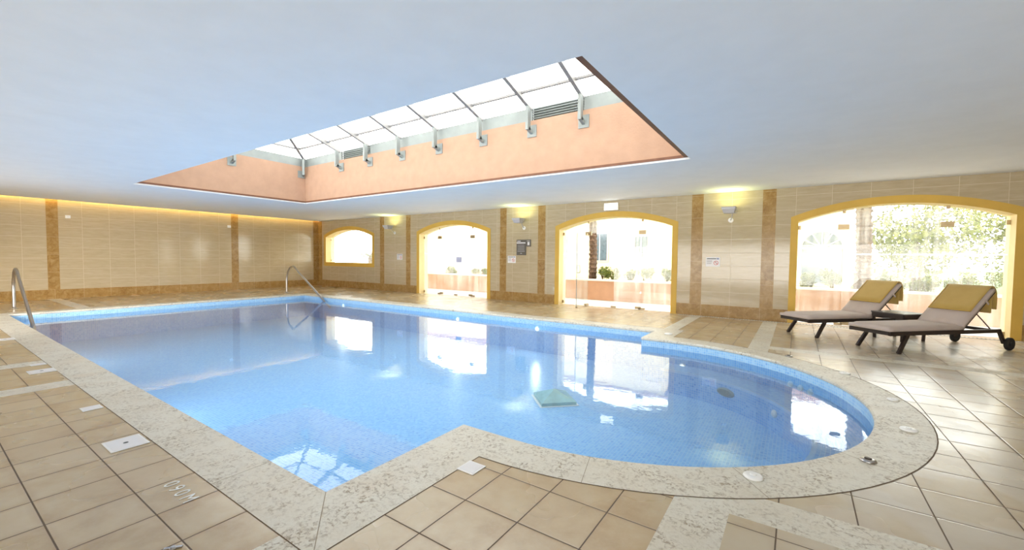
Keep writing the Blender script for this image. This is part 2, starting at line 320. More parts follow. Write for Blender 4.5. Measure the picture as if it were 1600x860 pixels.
# ------------------------------------------------------------------ mesh helpers
def tag(o, label=None, cat=None, group=None, kind=None):
    if label: o['label'] = label
    if cat: o['category'] = cat
    if group: o['group'] = group
    if kind: o['kind'] = kind
    return o
def empty(name, loc, rz=0.0, label=None, cat=None, group=None, kind=None):
    o = bpy.data.objects.new(name, None); C.objects.link(o); o.location = loc; o.rotation_euler = (0, 0, rz)
    o.empty_display_size = 0.1
    return tag(o, label, cat, group, kind)
class MB:
    def __init__(s): s.v = []; s.f = []; s.m = []
    def add(s, vs, fs, mi=0):
        n = len(s.v); s.v += [tuple(v) for v in vs]; s.f += [tuple(i + n for i in f) for f in fs]; s.m += [mi] * len(fs); return s
    def box(s, x0, x1, y0, y1, z0, z1, mi=0):
        vs = [(x0, y0, z0), (x1, y0, z0), (x1, y1, z0), (x0, y1, z0), (x0, y0, z1), (x1, y0, z1), (x1, y1, z1), (x0, y1, z1)]
        return s.add(vs, [(0, 3, 2, 1), (4, 5, 6, 7), (0, 1, 5, 4), (1, 2, 6, 5), (2, 3, 7, 6), (3, 0, 4, 7)], mi)
    def bar(s, a, b, w, h, up=(0, 0, 1), mi=0):
        """box bar from a to b, width w (sideways) and height h"""
        a, b = Vector(a), Vector(b); d = (b - a).normalized(); up = Vector(up)
        sd = d.cross(up)
        if sd.length < 1e-4: sd = d.cross(Vector((1, 0, 0)))
        sd.normalize(); u = sd.cross(d).normalized(); vs = []
        for p in (a, b):
            for i, j in ((-1, -1), (1, -1), (1, 1), (-1, 1)): vs.append(p + sd * i * w / 2 + u * j * h / 2)
        return s.add(vs, [(0, 1, 2, 3), (7, 6, 5, 4), (0, 4, 5, 1), (1, 5, 6, 2), (2, 6, 7, 3), (3, 7, 4, 0)], mi)
    def tube(s, pts, r, n=12, mi=0, caps=True):
        pts = [Vector(p) for p in pts]; rs = r if isinstance(r, (list, tuple)) else [r] * len(pts)
        ref = None; rings = []
        for i, p in enumerate(pts):
            t = (pts[min(i + 1, len(pts) - 1)] - pts[max(i - 1, 0)]).normalized()
            if ref is None: ref = Vector((0, 0, 1)) if abs(t.z) < 0.9 else Vector((1, 0, 0))
            a = (ref - t * ref.dot(t)).normalized(); bb = t.cross(a); ref = a
            rings.append([p + (a * math.cos(2 * PI * k / n) + bb * math.sin(2 * PI * k / n)) * rs[i] for k in range(n)])
        vs = [v for rg in rings for v in rg]; fs = []
        for i in range(len(pts) - 1):
            for k in range(n): fs.append((i * n + k, i * n + (k + 1) % n, (i + 1) * n + (k + 1) % n, (i + 1) * n + k))
        if caps: fs += [tuple(range(n))[::-1], tuple((len(pts) - 1) * n + k for k in range(n))]
        return s.add(vs, fs, mi)
    def lathe(s, prof, c, axis='z', n=24, mi=0):
        """prof [(r, h)] turned about an axis through c"""
        vs = []; fs = []
        for r, h in prof:
            for k in range(n):
                a = 2 * PI * k / n; x, y = r * math.cos(a), r * math.sin(a)
                p = {'z': (x, y, h), 'y': (x, h, y), 'x': (h, x, y)}[axis]
                vs.append((c[0] + p[0], c[1] + p[1], c[2] + p[2]))
        for i in range(len(prof) - 1):
            for k in range(n): fs.append((i * n + k, i * n + (k + 1) % n, (i + 1) * n + (k + 1) % n, (i + 1) * n + k))
        fs += [tuple(range(n))[::-1], tuple((len(prof) - 1) * n + k for k in range(n))]
        return s.add(vs, fs, mi)
    def prism(s, poly, fn0, fn1, mi=0):
        """poly [(a, b)]; fn0/fn1 map (a, b) to the 3-D point of the two ends"""
        n = len(poly); vs = [fn0(a, b) for a, b in poly] + [fn1(a, b) for a, b in poly]
        tri = tessellate_polygon([[Vector((a, b, 0)) for a, b in poly]])
        fs = [tuple(t) for t in tri] + [tuple(i + n for i in t[::-1]) for t in tri]
        fs += [(i, (i + 1) % n, n + (i + 1) % n, n + i) for i in range(n)]
        return s.add(vs, fs, mi)
    def build(s, name, mats, parent=None, smooth=False, uv=None, bevel=0, loc=None, rz=0, fix=True):
        me = bpy.data.meshes.new(name); me.from_pydata(s.v, [], s.f)
        if not isinstance(mats, (list, tuple)): mats = [mats]
        for m in mats: me.materials.append(m)
        for p, mi in zip(me.polygons, s.m): p.material_index = mi; p.use_smooth = smooth
        if fix:
            bm = bmesh.new(); bm.from_mesh(me); bmesh.ops.recalc_face_normals(bm, faces=bm.faces); bm.to_mesh(me); bm.free()
        if uv:
            ul = me.uv_layers.new(name='UVMap')
            for p in me.polygons:
                for li in p.loop_indices: ul.data[li].uv = uv(me.vertices[me.loops[li].vertex_index].co, p)
        o = bpy.data.objects.new(name, me); C.objects.link(o)
        if parent is not None: o.parent = parent
        if loc: o.location = loc; o.rotation_euler = (0, 0, rz)
        if bevel:
            md = o.modifiers.new('bevel', 'BEVEL'); md.width = bevel; md.segments = 2; md.limit_method = 'ANGLE'; md.angle_limit = R(40)
        if smooth and not bevel:
            try: me.shade_auto_smooth = True
            except Exception: pass
        return o
def copy_tree(o, parent=None):
    c = o.copy(); C.objects.link(c)
    if parent is not None: c.parent = parent
    for ch in [x for x in bpy.data.objects if x.parent == o and x is not c]:
        copy_tree(ch, c)
    return c
def arc_pts(cx, cy, r, a0, a1, n): return [(cx + r * math.cos(R(a0 + (a1 - a0) * i / n)), cy + r * math.sin(R(a0 + (a1 - a0) * i / n))) for i in range(n + 1)]

# ------------------------------------------------------------------ pool outline
NA = 48
inner = [(X0, Y0), (X1, Y0), (X1, CY - RI)] + arc_pts(CX, CY, RI, -90, 90, NA) + [(X1, CY + RI), (X1, Y1), (X0, Y1)]
XO = X1 + 0.43
a_ = math.degrees(math.acos((XO - CX) / RO)) if abs(XO - CX) < RO else 90
outer = [(X0 - 0.35, Y0 - 0.33), (XO, Y0 - 0.33), (XO, CY - RO)] + arc_pts(CX, CY, RO, -90, 90, NA) + [(XO, CY + RO), (XO, Y1 + 0.35), (X0 - 0.35, Y1 + 0.35)]

# ------------------------------------------------------------------ floor
TX = dict(left=(-4.93, 0.698), mid=(-1.10, 1.684), right=(0.62, 2.95), far=(-1.78, 8.1), fright=(0.62, 7.43))
def floor_class(x, y):
    """(is travertine, uv origin)"""
    if y < Y0 and x < -1.82:
        if -1.95 < x or -7.55 < x < -7.28 or -6.16 < x < -5.89: return 1, (0, 0)
        return 0, TX['left']
    if y < 8.11 and x < -8: 
        if 2.38 < y < 2.64: return 1, (0, 0)
        return 0, TX['left']
    if y < CY:
        if x < -1.68 or -0.52 < x < -0.25: return 1, (0, 0)
        if x < -0.25: return 0, TX['mid']
        if 2.37 < y < 2.63: return 1, (0, 0)
        return 0, TX['right']
    if y > CY and x > -0.31:
        if 7.18 < y < 7.42: return 1, (0, 0)
        return 0, (TX['right'] if y < 7.2 else TX['fright'])
    if -2.04 < x < -1.79 or -0.57 < x < -0.31: return 1, (0, 0)
    return 0, TX['far']
def build_floor():
    bm = bmesh.new()
    ring = [(XA, YN), (XR, YN), (XR, YG), (XA, YG)]
    # split the deck in two at the pool's long axis so that each half is a simple polygon
    def poly(pts):
        vs = [bm.verts.new((x, y, 0)) for x, y in pts]
        for t in tessellate_polygon([[Vector((x, y, 0)) for x, y in pts]]):
            try: bm.faces.new([vs[i] for i in t])
            except ValueError: pass
    k = 3 + NA // 2                      # apex of the round end
    low = [(XA, YN), (XR, YN), (XR, CY)] + [outer[i] for i in range(k, -1, -1)] + [(X0 - 0.35, CY), (XA, CY)]
    up = [(XA, YG), (XA, CY), (X0 - 0.35, CY)] + [outer[i] for i in range(len(outer) - 1, k - 1, -1)] + [(XR, CY), (XR, YG)]
    poly(low); poly(up)
    bmesh.ops.remove_doubles(bm, verts=bm.verts, dist=1e-5)
    for ax, vals in ((0, (-7.55, -7.28, -6.16, -5.89, -8.0, -1.95, -1.82, -1.68, -0.52, -0.25, -0.31, -0.57, -2.04, -1.79)), (1, (Y0, 2.37, 2.63, 2.38, 2.64, 7.18, 7.42, 8.11, 7.2))):
        for v in vals:
            co = [0, 0, 0]; co[ax] = v; no = [0, 0, 0]; no[ax] = 1
            bmesh.ops.bisect_plane(bm, geom=bm.verts[:] + bm.edges[:] + bm.faces[:], plane_co=co, plane_no=no, dist=1e-6)
    ul = bm.loops.layers.uv.new('UVMap')
    for f in bm.faces:
        f.normal_update()
        if f.normal.z < 0: f.normal_flip()
        c = f.calc_center_median(); tr, og = floor_class(c.x, c.y); f.material_index = tr
        for l in f.loops: l[ul].uv = (l.vert.co.x - og[0] + 33.2, l.vert.co.y - og[1] + 33.2)
    me = bpy.data.meshes.new('floor'); bm.to_mesh(me); bm.free()
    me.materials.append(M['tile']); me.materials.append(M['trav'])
    o = bpy.data.objects.new('floor', me); C.objects.link(o); o['kind'] = 'structure'
build_floor()

# coping of the pool: a ring of travertine with a rounded inner lip
def build_coping():
    mb = MB(); n = len(inner)
    def off(i, d):     # inner outline moved outwards (away from the water) by d, toward the outer point
        a = Vector(inner[i]); b = Vector(outer[i]); v = (b - a)
        return a + v.normalized() * d
    prof = [(0.05, -0.045), (0.0, -0.045), (-0.012, -0.03), (-0.012, -0.012), (0.0, 0.0)]
    vs = []; m = len(prof) + 1
    for i in range(n):
        for d, z in prof: p = off(i, d); vs.append((p.x, p.y, z))
        vs.append((*outer[i], 0.0))
    fs = []
    for i in range(n):
        j = (i + 1) % n
        for k in range(m - 1): fs.append((i * m + k, j * m + k, j * m + k + 1, i * m + k + 1))
    mb.add(vs, fs)
    o = mb.build('trim_6', M['trav']); o['kind'] = 'structure'
    # dark joint between the coping and the tiles
    jb = MB(); vs = []; fs = []
    for i in range(n):
        a = Vector(inner[i]); b = Vector(outer[i]); v = (b - a).normalized()
        p, q = b - v * 0.004, b + v * 0.004
        vs += [(p.x, p.y, 0.0012), (q.x, q.y, 0.0012)]
    for i in range(n):
        j = (i + 1) % n; fs.append((2 * i, 2 * i + 1, 2 * j + 1, 2 * j))
    jb.add(vs, fs); jo = jb.build('trim_7', simple('dark_grout', (0.15, 0.10, 0.06), 0.9)); jo['kind'] = 'structure'
    # fine cross joints of the coping slabs
    sb = MB()
    def cross(a, b):
        a, b = Vector(a), Vector(b); v = (b - a).normalized(); s = Vector((-v.y, v.x)) * 0.0018
        sb.add([(*(a - s), 0.0011), (*(b - s), 0.0011), (*(b + s), 0.0011), (*(a + s), 0.0011)], [(0, 1, 2, 3)])
    x = X0 + 0.9
    while x < X1 - 0.3: cross((x, Y0), (x, Y0 - 0.33)); cross((x, Y1), (x, Y1 + 0.35)); x += 0.92
    for y in (2.6, 4.0, 5.4, 6.8): cross((X0, y), (X0 - 0.35, y))
    for i in range(3 + 4, 3 + NA - 2, 6): cross(inner[i], outer[i])
    cross((XO, Y0 - 0.33), (X1, Y0)); 
    so = sb.build('trim_8', simple('fine_joint', (0.36, 0.29, 0.20), 0.9)); so['kind'] = 'structure'
build_coping()

# pool shell: mosaic walls, floor, bench in the round end
ZP = -0.72
def build_pool():
    mb = MB(); n = len(inner); vs = []; d = 0.0; ds = [0.0]
    for i in range(n):
        a, b = Vector(inner[i]), Vector(inner[(i + 1) % n]); d += (b - a).length; ds.append(d)
    # walls, own uv along the outline
    me = bpy.data.meshes.new('pool'); bm = bmesh.new(); ul = bm.loops.layers.uv.new('UVMap')
    for i in range(n):
        a, b = inner[i], inner[(i + 1) % n]
        q = [(a[0], a[1], ZP), (b[0], b[1], ZP), (b[0], b[1], -0.03), (a[0], a[1], -0.03)]
        f = bm.faces.new([bm.verts.new(c) for c in q])
        for l, (u, v) in zip(f.loops, [(ds[i], ZP), (ds[i + 1], ZP), (ds[i + 1], -0.03), (ds[i], -0.03)]): l[ul].uv = (u + 33, v + 33)
    vv = [bm.verts.new((x, y, ZP)) for x, y in inner]
    for t in tessellate_polygon([[Vector((x, y, 0)) for x, y in inner]]):
        f = bm.faces.new([vv[i] for i in t]); f.normal_update()
        if f.normal.z < 0: f.normal_flip()
        for l in f.loops: l[ul].uv = (l.vert.co.x + 33, l.vert.co.y + 33)
    # bench round the bay
    zb, rb = -0.37, RI - 0.42; pts = arc_pts(CX, CY, rb, -90, 90, NA); po = arc_pts(CX, CY, RI, -90, 90, NA); s = 0.0
    for i in range(NA):
        L = (Vector(pts[i + 1]) - Vector(pts[i])).length
        f = bm.faces.new([bm.verts.new((*p, zb)) for p in (pts[i], po[i], po[i + 1], pts[i + 1])])
        for l, uvv in zip(f.loops, [(s, 0), (s, .42), (s + L, .42), (s + L, 0)]): l[ul].uv = (uvv[0] + 33, uvv[1] + 33)
        f = bm.faces.new([bm.verts.new((*p, z)) for p, z in ((pts[i], ZP), (pts[i], zb), (pts[i + 1], zb), (pts[i + 1], ZP))])
        for l, uvv in zip(f.loops, [(s, ZP), (s, zb), (s + L, zb), (s + L, ZP)]): l[ul].uv = (uvv[0] + 33, uvv[1] + 33)
        s += L
    for yy, sg in ((CY - RI, 1), (CY + RI, -1)):   # square ends of the bench at the mouth of the bay
        f = bm.faces.new([bm.verts.new(c) for c in ((CX, yy, ZP), (CX, yy + sg * .42, ZP), (CX, yy + sg * .42, zb), (CX, yy, zb))])
        for l, uvv in zip(f.loops, [(0, ZP), (.42, ZP), (.42, zb), (0, zb)]): l[ul].uv = (uvv[0] + 33, uvv[1] + 33)
    bm.to_mesh(me); bm.free(); me.materials.append(M['mosaic'])
    o = bpy.data.objects.new('floor', me); C.objects.link(o); o['kind'] = 'structure'
    nb = MB(); pi2 = arc_pts(CX, CY, rb - .004, -90, 90, NA); po2 = arc_pts(CX, CY, rb + .03, -90, 90, NA); vs = []
    for a, b in zip(pi2, po2): vs += [(*a, zb - .03), (*a, zb + .003), (*b, zb + .003)]
    nb.add(vs, [f for i in range(NA) for f in ((3 * i, 3 * i + 3, 3 * i + 4, 3 * i + 1), (3 * i + 1, 3 * i + 4, 3 * i + 5, 3 * i + 2))])
    ob = nb.build('trim_10', simple('pale_nosing_tile', (0.55, 0.74, 0.92), .3)); ob['kind'] = 'structure'
    wb = MB(); tri = tessellate_polygon([[Vector((x, y, 0)) for x, y in inner]])
    wb.add([(x, y, ZW) for x, y in inner], [tuple(t) for t in tri])
    w = wb.build('pool_water', M['water'])
    for p in w.data.polygons:
        if p.normal.z < 0: p.flip()
    tag(w, 'clear pale blue water filling the whole swimming pool', 'water', kind='stuff')
build_pool()

# ------------------------------------------------------------------ walls
STR_B = [(-17.48, -17.2), (-13.31, -13.06), (-11.85, -11.61), (-7.61, -7.37), (-6.25, -6.01), (-2.08, -1.83), (-0.655, -0.41)]
STR_A = [(2.41, 2.645), (7.07, 7.31), (10.28, YB), (-2.3, -2.05)]
ARCH = [dict(x0=-17.04, x1=-13.655, sill=0.88), dict(x0=-11.28, x1=-7.97, sill=0), dict(x0=-5.68, x1=-2.375, sill=0), dict(x0=-0.14, x1=3.12, sill=0)]
BW = 0.13                                            # width of the painted band
def arch_outline(a, inset=0.0, n=24):
    """points (x, z) up the left side, over the arch, down the right side"""
    x0, x1 = a['x0'] + inset, a['x1'] - inset; zs = 2.205 - inset * 0.75; za = 2.535 - inset * 1.1
    s = za - zs; c = x1 - x0; Rr = c * c / (8 * s) + s / 2; xc = (x0 + x1) / 2; zc = za - Rr
    th = math.asin(c / 2 / Rr); z0 = a['sill'] + (inset * 1.2 if a['sill'] else 0)
    pts = [(x0, z0)] + [(xc + Rr * math.sin(-th + 2 * th * i / n), zc + Rr * math.cos(-th + 2 * th * i / n)) for i in range(n + 1)] + [(x1, z0)]
    return pts
def wall_mesh(name, loops, to3, strips, cut, origin_u, band=True):
    """flat wall from a list of simple polygons in (u, z)"""
    bm = bmesh.new()
    for pts in loops:
        vs = [bm.verts.new((u, z, 0)) for u, z in pts]
        for t in tessellate_polygon([[Vector((u, z, 0)) for u, z in pts]]):
            try: bm.faces.new([vs[i] for i in t])
            except ValueError: pass
    cuts = [(0, v) for s in strips for v in s] + [(1, 0.27)]
    for ax, v in cuts:
        co = [0, 0, 0]; co[ax] = v; no = [0, 0, 0]; no[ax] = 1
        bmesh.ops.bisect_plane(bm, geom=bm.verts[:] + bm.edges[:] + bm.faces[:], plane_co=co, plane_no=no, dist=1e-6)
    ul = bm.loops.layers.uv.new('UVMap')
    for f in bm.faces:
        c = f.calc_center_median(); st = [s for s in strips if s[0] < c.x < s[1]]; low = c.y < 0.27
        f.material_index = 1 if (st or low) else 0
        for l in f.loops:
            u, z = l.vert.co.x, l.vert.co.y
            if low: l[ul].uv = (u - origin_u + 59.0, z + 0.1 + 50)
            elif st: l[ul].uv = (u - st[0][0] + 0.15 + 59.0, z - 0.27 + 50)
            else: l[ul].uv = (u - origin_u + 59.0, z - 0.27 + 29.8)
    for v in bm.verts: v.co = Vector(to3(v.co.x, v.co.y))
    me = bpy.data.meshes.new(name); bm.to_mesh(me); bm.free(); me.materials.append(M['wtile']); me.materials.append(M['brown'])
    o = bpy.data.objects.new(name, me); C.objects.link(o); o['kind'] = 'structure'; return o
HT = H
def build_wall_b():
    # slice the wall into pieces between and around the arches
    loops = []; edge = XA
    for a in ARCH:
        pts = arch_outline(a)
        loops.append([(edge, 0), (a['x0'], 0), (a['x0'], HT), (edge, HT)])
        loops.append([(a['x0'], pts[1][1])] + pts[2:-2] + [(a['x1'], pts[-2][1]), (a['x1'], HT), (a['x0'], HT)])
        if a['sill']: loops.append([(a['x0'], 0), (a['x1'], 0), (a['x1'], a['sill']), (a['x0'], a['sill'])])
        edge = a['x1']
    loops.append([(edge, 0), (XR, 0), (XR, HT), (edge, HT)])
    wall_mesh('wall_back', loops, lambda u, z: (u, YB, z), STR_B, None, -1.83)
    # plain outer skin of the same wall
    mb = MB()
    for lp in loops:
        tri = tessellate_polygon([[Vector((u, z, 0)) for u, z in lp]])
        mb.add([(u, YO, z) for u, z in lp], [tuple(t) for t in tri])
    mb.box(XA - 0.3, XR + 0.3, YB + 0.02, YO, H, H + 0.6)
    o = mb.build('wall_outer', M['facade']); o['kind'] = 'structure'
    for k, a in enumerate(ARCH):
        po, pi = arch_outline(a), arch_outline(a, BW)
        mb = MB(); n = len(po); yf = YB - 0.012
        def strip(A, yA, B, yB_, mi=0, closed=False):
            vs = [(u, yA, z) for u, z in A] + [(u, yB_, z) for u, z in B]
            fs = [(i, i + 1, n + i + 1, n + i) for i in range(n - 1)]
            if closed: fs.append((n - 1, 0, n, 2 * n - 1))
            mb.add(vs, fs, mi)
        cl = bool(a['sill'])
        strip(po, YB, po, yf, 0, cl); strip(po, yf, pi, yf, 0, cl); strip(pi, yf, pi, YO, 1, cl)
        strip(pi, YO, po, YO, 0, cl)
        o = mb.build('trim_%d' % (k + 1), [M['yellow'], M['cream']], fix=False); o['kind'] = 'structure'
build_wall_b()
wall_mesh('wall_left', [[(YN, 0), (YB, 0), (YB, 3.05), (YN, 3.05)]], lambda u, z: (XA, u, z), STR_A, None, 3.13)
wall_mesh('wall_right', [[(YN, 0), (YB, 0), (YB, H), (YN, H)]], lambda u, z: (XR, u, z), [], None, 3.13)
wall_mesh('wall_front', [[(XA, 0), (XR, 0), (XR, H), (XA, H)]], lambda u, z: (u, YN, z), [], None, 3.13)

# ------------------------------------------------------------------ ceiling with cove and skylight well
def build_ceiling():
    mb = MB(); xc = XA + 0.16; t = 0.0
    L = [(xc, XR, YN, SY0), (xc, XR, SY1, YB), (xc, SX0, SY0, SY1), (SX1, XR, SY0, SY1)]
    for x0, x1, y0, y1 in L: mb.add([(x0, y0, H), (x1, y0, H), (x1, y1, H), (x0, y1, H)], [(0, 3, 2, 1)])
    mb.box(xc, xc + 0.03, YN, YB, H, H + 0.08)
    mb.add([(XA, YN, 3.05), (xc + 0.4, YN, 3.05), (xc + 0.4, YB, 3.05), (XA, YB, 3.05)], [(0, 3, 2, 1)])
    mb.add([(xc + 0.4, YN, H), (xc + 0.4, YB, H), (xc + 0.4, YB, 3.05), (xc + 0.4, YN, 3.05)], [(0, 1, 2, 3)])
    o = mb.build('ceiling', M['ceil'], fix=False); o['kind'] = 'structure'
    # dark roof slab above so no daylight leaks
    rb = MB()
    for x0, x1, y0, y1 in ((XA - .3, XR + .3, YN - .3, SY0 - .14), (XA - .3, XR + .3, SY1 + .14, YO), (XA - .3, SX0 - .14, SY0 - .14, SY1 + .14), (SX1 + .14, XR + .3, SY0 - .14, SY1 + .14)):
        rb.box(x0, x1, y0, y1, 3.10, 3.30)
    o = rb.build('ceiling', M['facade']); o['kind'] = 'structure'
    # well of the skylight: white lip, rust trim, salmon render
    w = MB()
    def ring(z0, z1, d, mi, out=0.0):
        w.add([(SX0 - d, SY0 - d, z0), (SX1 + d, SY0 - d, z0), (SX1 + d, SY1 + d, z0), (SX0 - d, SY1 + d, z0),
               (SX0 - d, SY0 - d, z1), (SX1 + d, SY0 - d, z1), (SX1 + d, SY1 + d, z1), (SX0 - d, SY1 + d, z1)],
              [(0, 1, 5, 4), (1, 2, 6, 5), (2, 3, 7, 6), (3, 0, 4, 7)], mi)
    ring(H, 2.845, 0.0, 0); ring(2.88, ZSAL, 0.0, 1)
    ob = w.build('wall_upper', [M['white'], M['salmon']], fix=False); ob['kind'] = 'structure'
    tb = MB()
    z0, z1 = 2.845, 2.885
    for x0, x1, y0, y1 in ((SX0 - .01, SX0 + .012, SY0, SY1), (SX1 - .085, SX1 + .01, SY0, SY1), (SX0, SX1, SY1 - .014, SY1 + .01), (SX0, SX1, SY0 - .01, SY0 + .012)):
        tb.box(x0, x1, y0, y1, z0, z1)
    ob = tb.build('trim_5', M['rust']); ob['kind'] = 'structure'
    lp = MB()
    for x0, x1, y0, y1 in ((SX0 - .07, SX0 + .005, SY0 - .07, SY1 + .07), (SX1, SX1 + .03, SY0 - .03, SY1 + .07), (SX0, SX1, SY1 - .005, SY1 + .07), (SX0, SX1, SY0 - .03, SY0)):
        lp.box(x0, x1, y0, y1, H - .018, H + .03) if (x1 <= SX0 or y0 >= SY1) else None
    ob = lp.build('trim_9', M['white']); ob['kind'] = 'structure'
    # outer skin of the well
    sk = MB()
    d = 0.14
    for x0, x1, y0, y1 in ((SX0 - d, SX1 + d, SY0 - d, SY0 - .01), (SX0 - d, SX1 + d, SY1 + .01, SY1 + d), (SX0 - d, SX0 - .01, SY0, SY1), (SX1 + .01, SX1 + d, SY0, SY1)):
        sk.box(x0, x1, y0, y1, 2.83, ZSAL)
    ob = sk.build('wall_upper_outer', M['facade']); ob['kind'] = 'structure'
build_ceiling()

def build_skylight():
    root = empty('skylight', ((SX0 + SX1) / 2, (SY0 + SY1) / 2, ZSAL), 0, 'long hipped glass roof light with grey rafters above the salmon ceiling well over the pool', 'skylight')
    cx, cyy, zz = root.location
    def build(mb, name, mat, parent=root, **k):
        mb.v = [(x - cx, y - cyy, z - zz) for x, y, z in mb.v]
        return mb.build(name, mat, parent, **k)
    sl = 0.333; ym = (SY0 + SY1) / 2; half = ym - SY0; zr = ZCURB + half * sl
    RX = [-3.13, -4.18, -5.33, -6.56, -7.74, -8.93, -10.13]
    lou = [(-4.18, -3.13), (-10.13, -8.93)]
    # curb (louvred bays left open on the far side)
    mb = MB(); t = 0.04
    mb.box(SX0 - t, SX0, SY0 - t, SY1 + t, ZSAL, ZCURB); mb.box(SX1, SX1 + t, SY0 - t, SY1 + t, ZSAL, ZCURB); mb.box(SX0, SX1, SY0 - t, SY0, ZSAL, ZCURB)
    xs = [SX0, -10.13, -8.93, -4.18, -3.13, SX1]
    for a, b in ((xs[0], xs[1]), (xs[2], xs[3]), (xs[4], xs[5])): mb.box(a, b, SY1, SY1 + t, ZSAL, ZCURB)
    build(mb, 'curb', M['galv'])
    for a, b in lou:
        mb = MB()
        for k in range(5):
            z = ZSAL + 0.02 + k * 0.045
            mb.add([(a, SY1 - 0.005, z), (b, SY1 - 0.005, z), (b, SY1 + 0.035, z + 0.035), (a, SY1 + 0.035, z + 0.035),
                    (a, SY1 - 0.005, z + 0.006), (b, SY1 - 0.005, z + 0.006), (b, SY1 + 0.035, z + 0.041), (a, SY1 + 0.035, z + 0.041)],
                   [(0, 1, 2, 3), (7, 6, 5, 4), (0, 4, 5, 1), (2, 6, 7, 3), (0, 3, 7, 4), (1, 5, 6, 2)])
        mb.box(a, b, SY1 + 0.045, SY1 + 0.05, ZSAL, ZCURB)
        build(mb, 'louvre', M['galv'])
    def zat(x, y): return ZCURB + min(y - SY0, SY1 - y, x - SX0, SX1 - x) * sl
    h = 0.10
    def rafter(a, b):
        mb = MB(); mb.bar((a[0], a[1], zat(*a) - h / 2 + 0.02), (b[0], b[1], zat(*b) - h / 2 + 0.02), 0.065, h)
        return build(mb, 'rafter', M['dgrey'])
    e = 0.05
    xr0, xr1 = SX0 + half, SX1 - half
    for x in RX:
        if x > xr1 or x < xr0:       # jack rafters end on the hip
            d = min(x - SX0, SX1 - x)
            rafter((x, SY1 - e), (x, SY1 - d)); rafter((x, SY0 + e), (x, SY0 + d))
        else:
            rafter((x, SY1 - e), (x, ym)); rafter((x, SY0 + e), (x, ym))
    for cxx, s in ((SX0, 1), (SX1, -1)):
        for cyv, q in ((SY0, 1), (SY1, -1)): rafter((cxx + s * e, cyv + q * e), (cxx + s * half, ym))
        rafter((cxx + s * e, ym), (cxx + s * half, ym))
    mb = MB(); mb.bar((xr0, ym, zr - 0.03), (xr1, ym, zr - 0.03), 0.07, 0.12); build(mb, 'ridge', M['dgrey'])
    for inset in (0.42, 1.15):
        for a, b in (((SX0 + inset, SY1 - inset), (SX1 - inset, SY1 - inset)), ((SX0 + inset, SY0 + inset), (SX1 - inset, SY0 + inset)),
                     ((SX0 + inset, SY0 + inset), (SX0 + inset, SY1 - inset)), ((SX1 - inset, SY0 + inset), (SX1 - inset, SY1 - inset))):
            mb = MB(); z = ZCURB + inset * sl; mb.bar((*a, z), (*b, z), 0.045, 0.035); build(mb, 'purlin', M['dgrey'])
    # four glass slopes
    g = 0.03
    for q in (((SX0, SY1), (SX1, SY1), (xr1, ym), (xr0, ym)), ((SX1, SY0), (SX0, SY0), (xr0, ym), (xr1, ym)), ((SX0, SY0), (SX0, SY1), (xr0, ym)), ((SX1, SY1), (SX1, SY0), (xr1, ym))):
        mb = MB(); n = len(q)
        vs = [(x, y, (ZCURB if y in (SY0, SY1) else zr) + g) for x, y in q]; mb.add(vs, [tuple(range(n))])
        build(mb, 'glass_slope', M['skyglass'])
    # wall brackets under every rafter
    def bracket(x, y, nx, ny):
        """(nx, ny) points into the well"""
        sx, sy = -ny, nx
        P = lambda d, s, z: (x + nx * d + sx * s, y + ny * d + sy * s, z)
        mb = MB()
        mb.bar(P(0.15, 0, 3.66), P(0.15, 0, zat(x + nx * 0.15, y + ny * 0.15) + 0.0), 0.055, 0.10, up=(nx, ny, 0))
        mb.bar(P(0.15, 0, 3.69), P(0.0, 0, 3.64), 0.055, 0.06, up=(0, 0, 1))
        br = build(mb, 'bracket', M['galv'])
        pm = MB(); a, b = P(0.004, -0.10, 3.56), P(0.016, 0.10, 3.78)
        pm.box(min(a[0], b[0]), max(a[0], b[0]), min(a[1], b[1]), max(a[1], b[1]), a[2], b[2])
        pl = build(pm, 'bracket_plate', M['galv'], br)
        if ny == -1 and x > -8:
            for s in (-0.075, 0.075):
                for z in (3.585, 3.755):
                    bo = MB(); c = P(0.018, s, z); bo.lathe([(0.009, -0.005), (0.009, 0.005)], c, 'y', 8)
                    build(bo, 'bolt', M['dgrey'], br)
    for x in RX: bracket(x, SY1, 0, -1); bracket(x, SY0, 0, 1)
    for y in (ym,): bracket(SX0, y, 1, 0); bracket(SX1, y, -1, 0)
    s2 = math.sqrt(.5)
    for cxx, s in ((SX0, 1), (SX1, -1)):
        for cyv, q in ((SY0, 1), (SY1, -1)):
            mb = MB(); xx, yy = cxx + s * 0.11, cyv + q * 0.11
            mb.bar((xx, yy, 3.62), (xx, yy, zat(xx, yy)), 0.06, 0.06, up=(s, q, 0)); mb.bar((xx, yy, 3.66), (cxx, cyv + q * .05, 3.62), 0.05, 0.06)
            mb.box(*(sorted((cxx, cxx + s * 0.012))), *sorted((cyv + q * 0.02, cyv + q * 0.22)), 3.54, 3.74)
            build(mb, 'corner_bracket', M['galv'])
build_skylight()

# warm strip hidden in the cove over the left wall
def build_cove():
    mb = MB(); mb.box(-0.012, 0.012, 0, YB - YN - .4, 0, 0.02)
    tag(mb.build('cove_lamp', M['cove'], loc=(XA + 0.24, YN + .2, 2.90)), 'warm strip lamp tucked behind the ceiling edge above the left tiled wall', 'lamp')
build_cove()

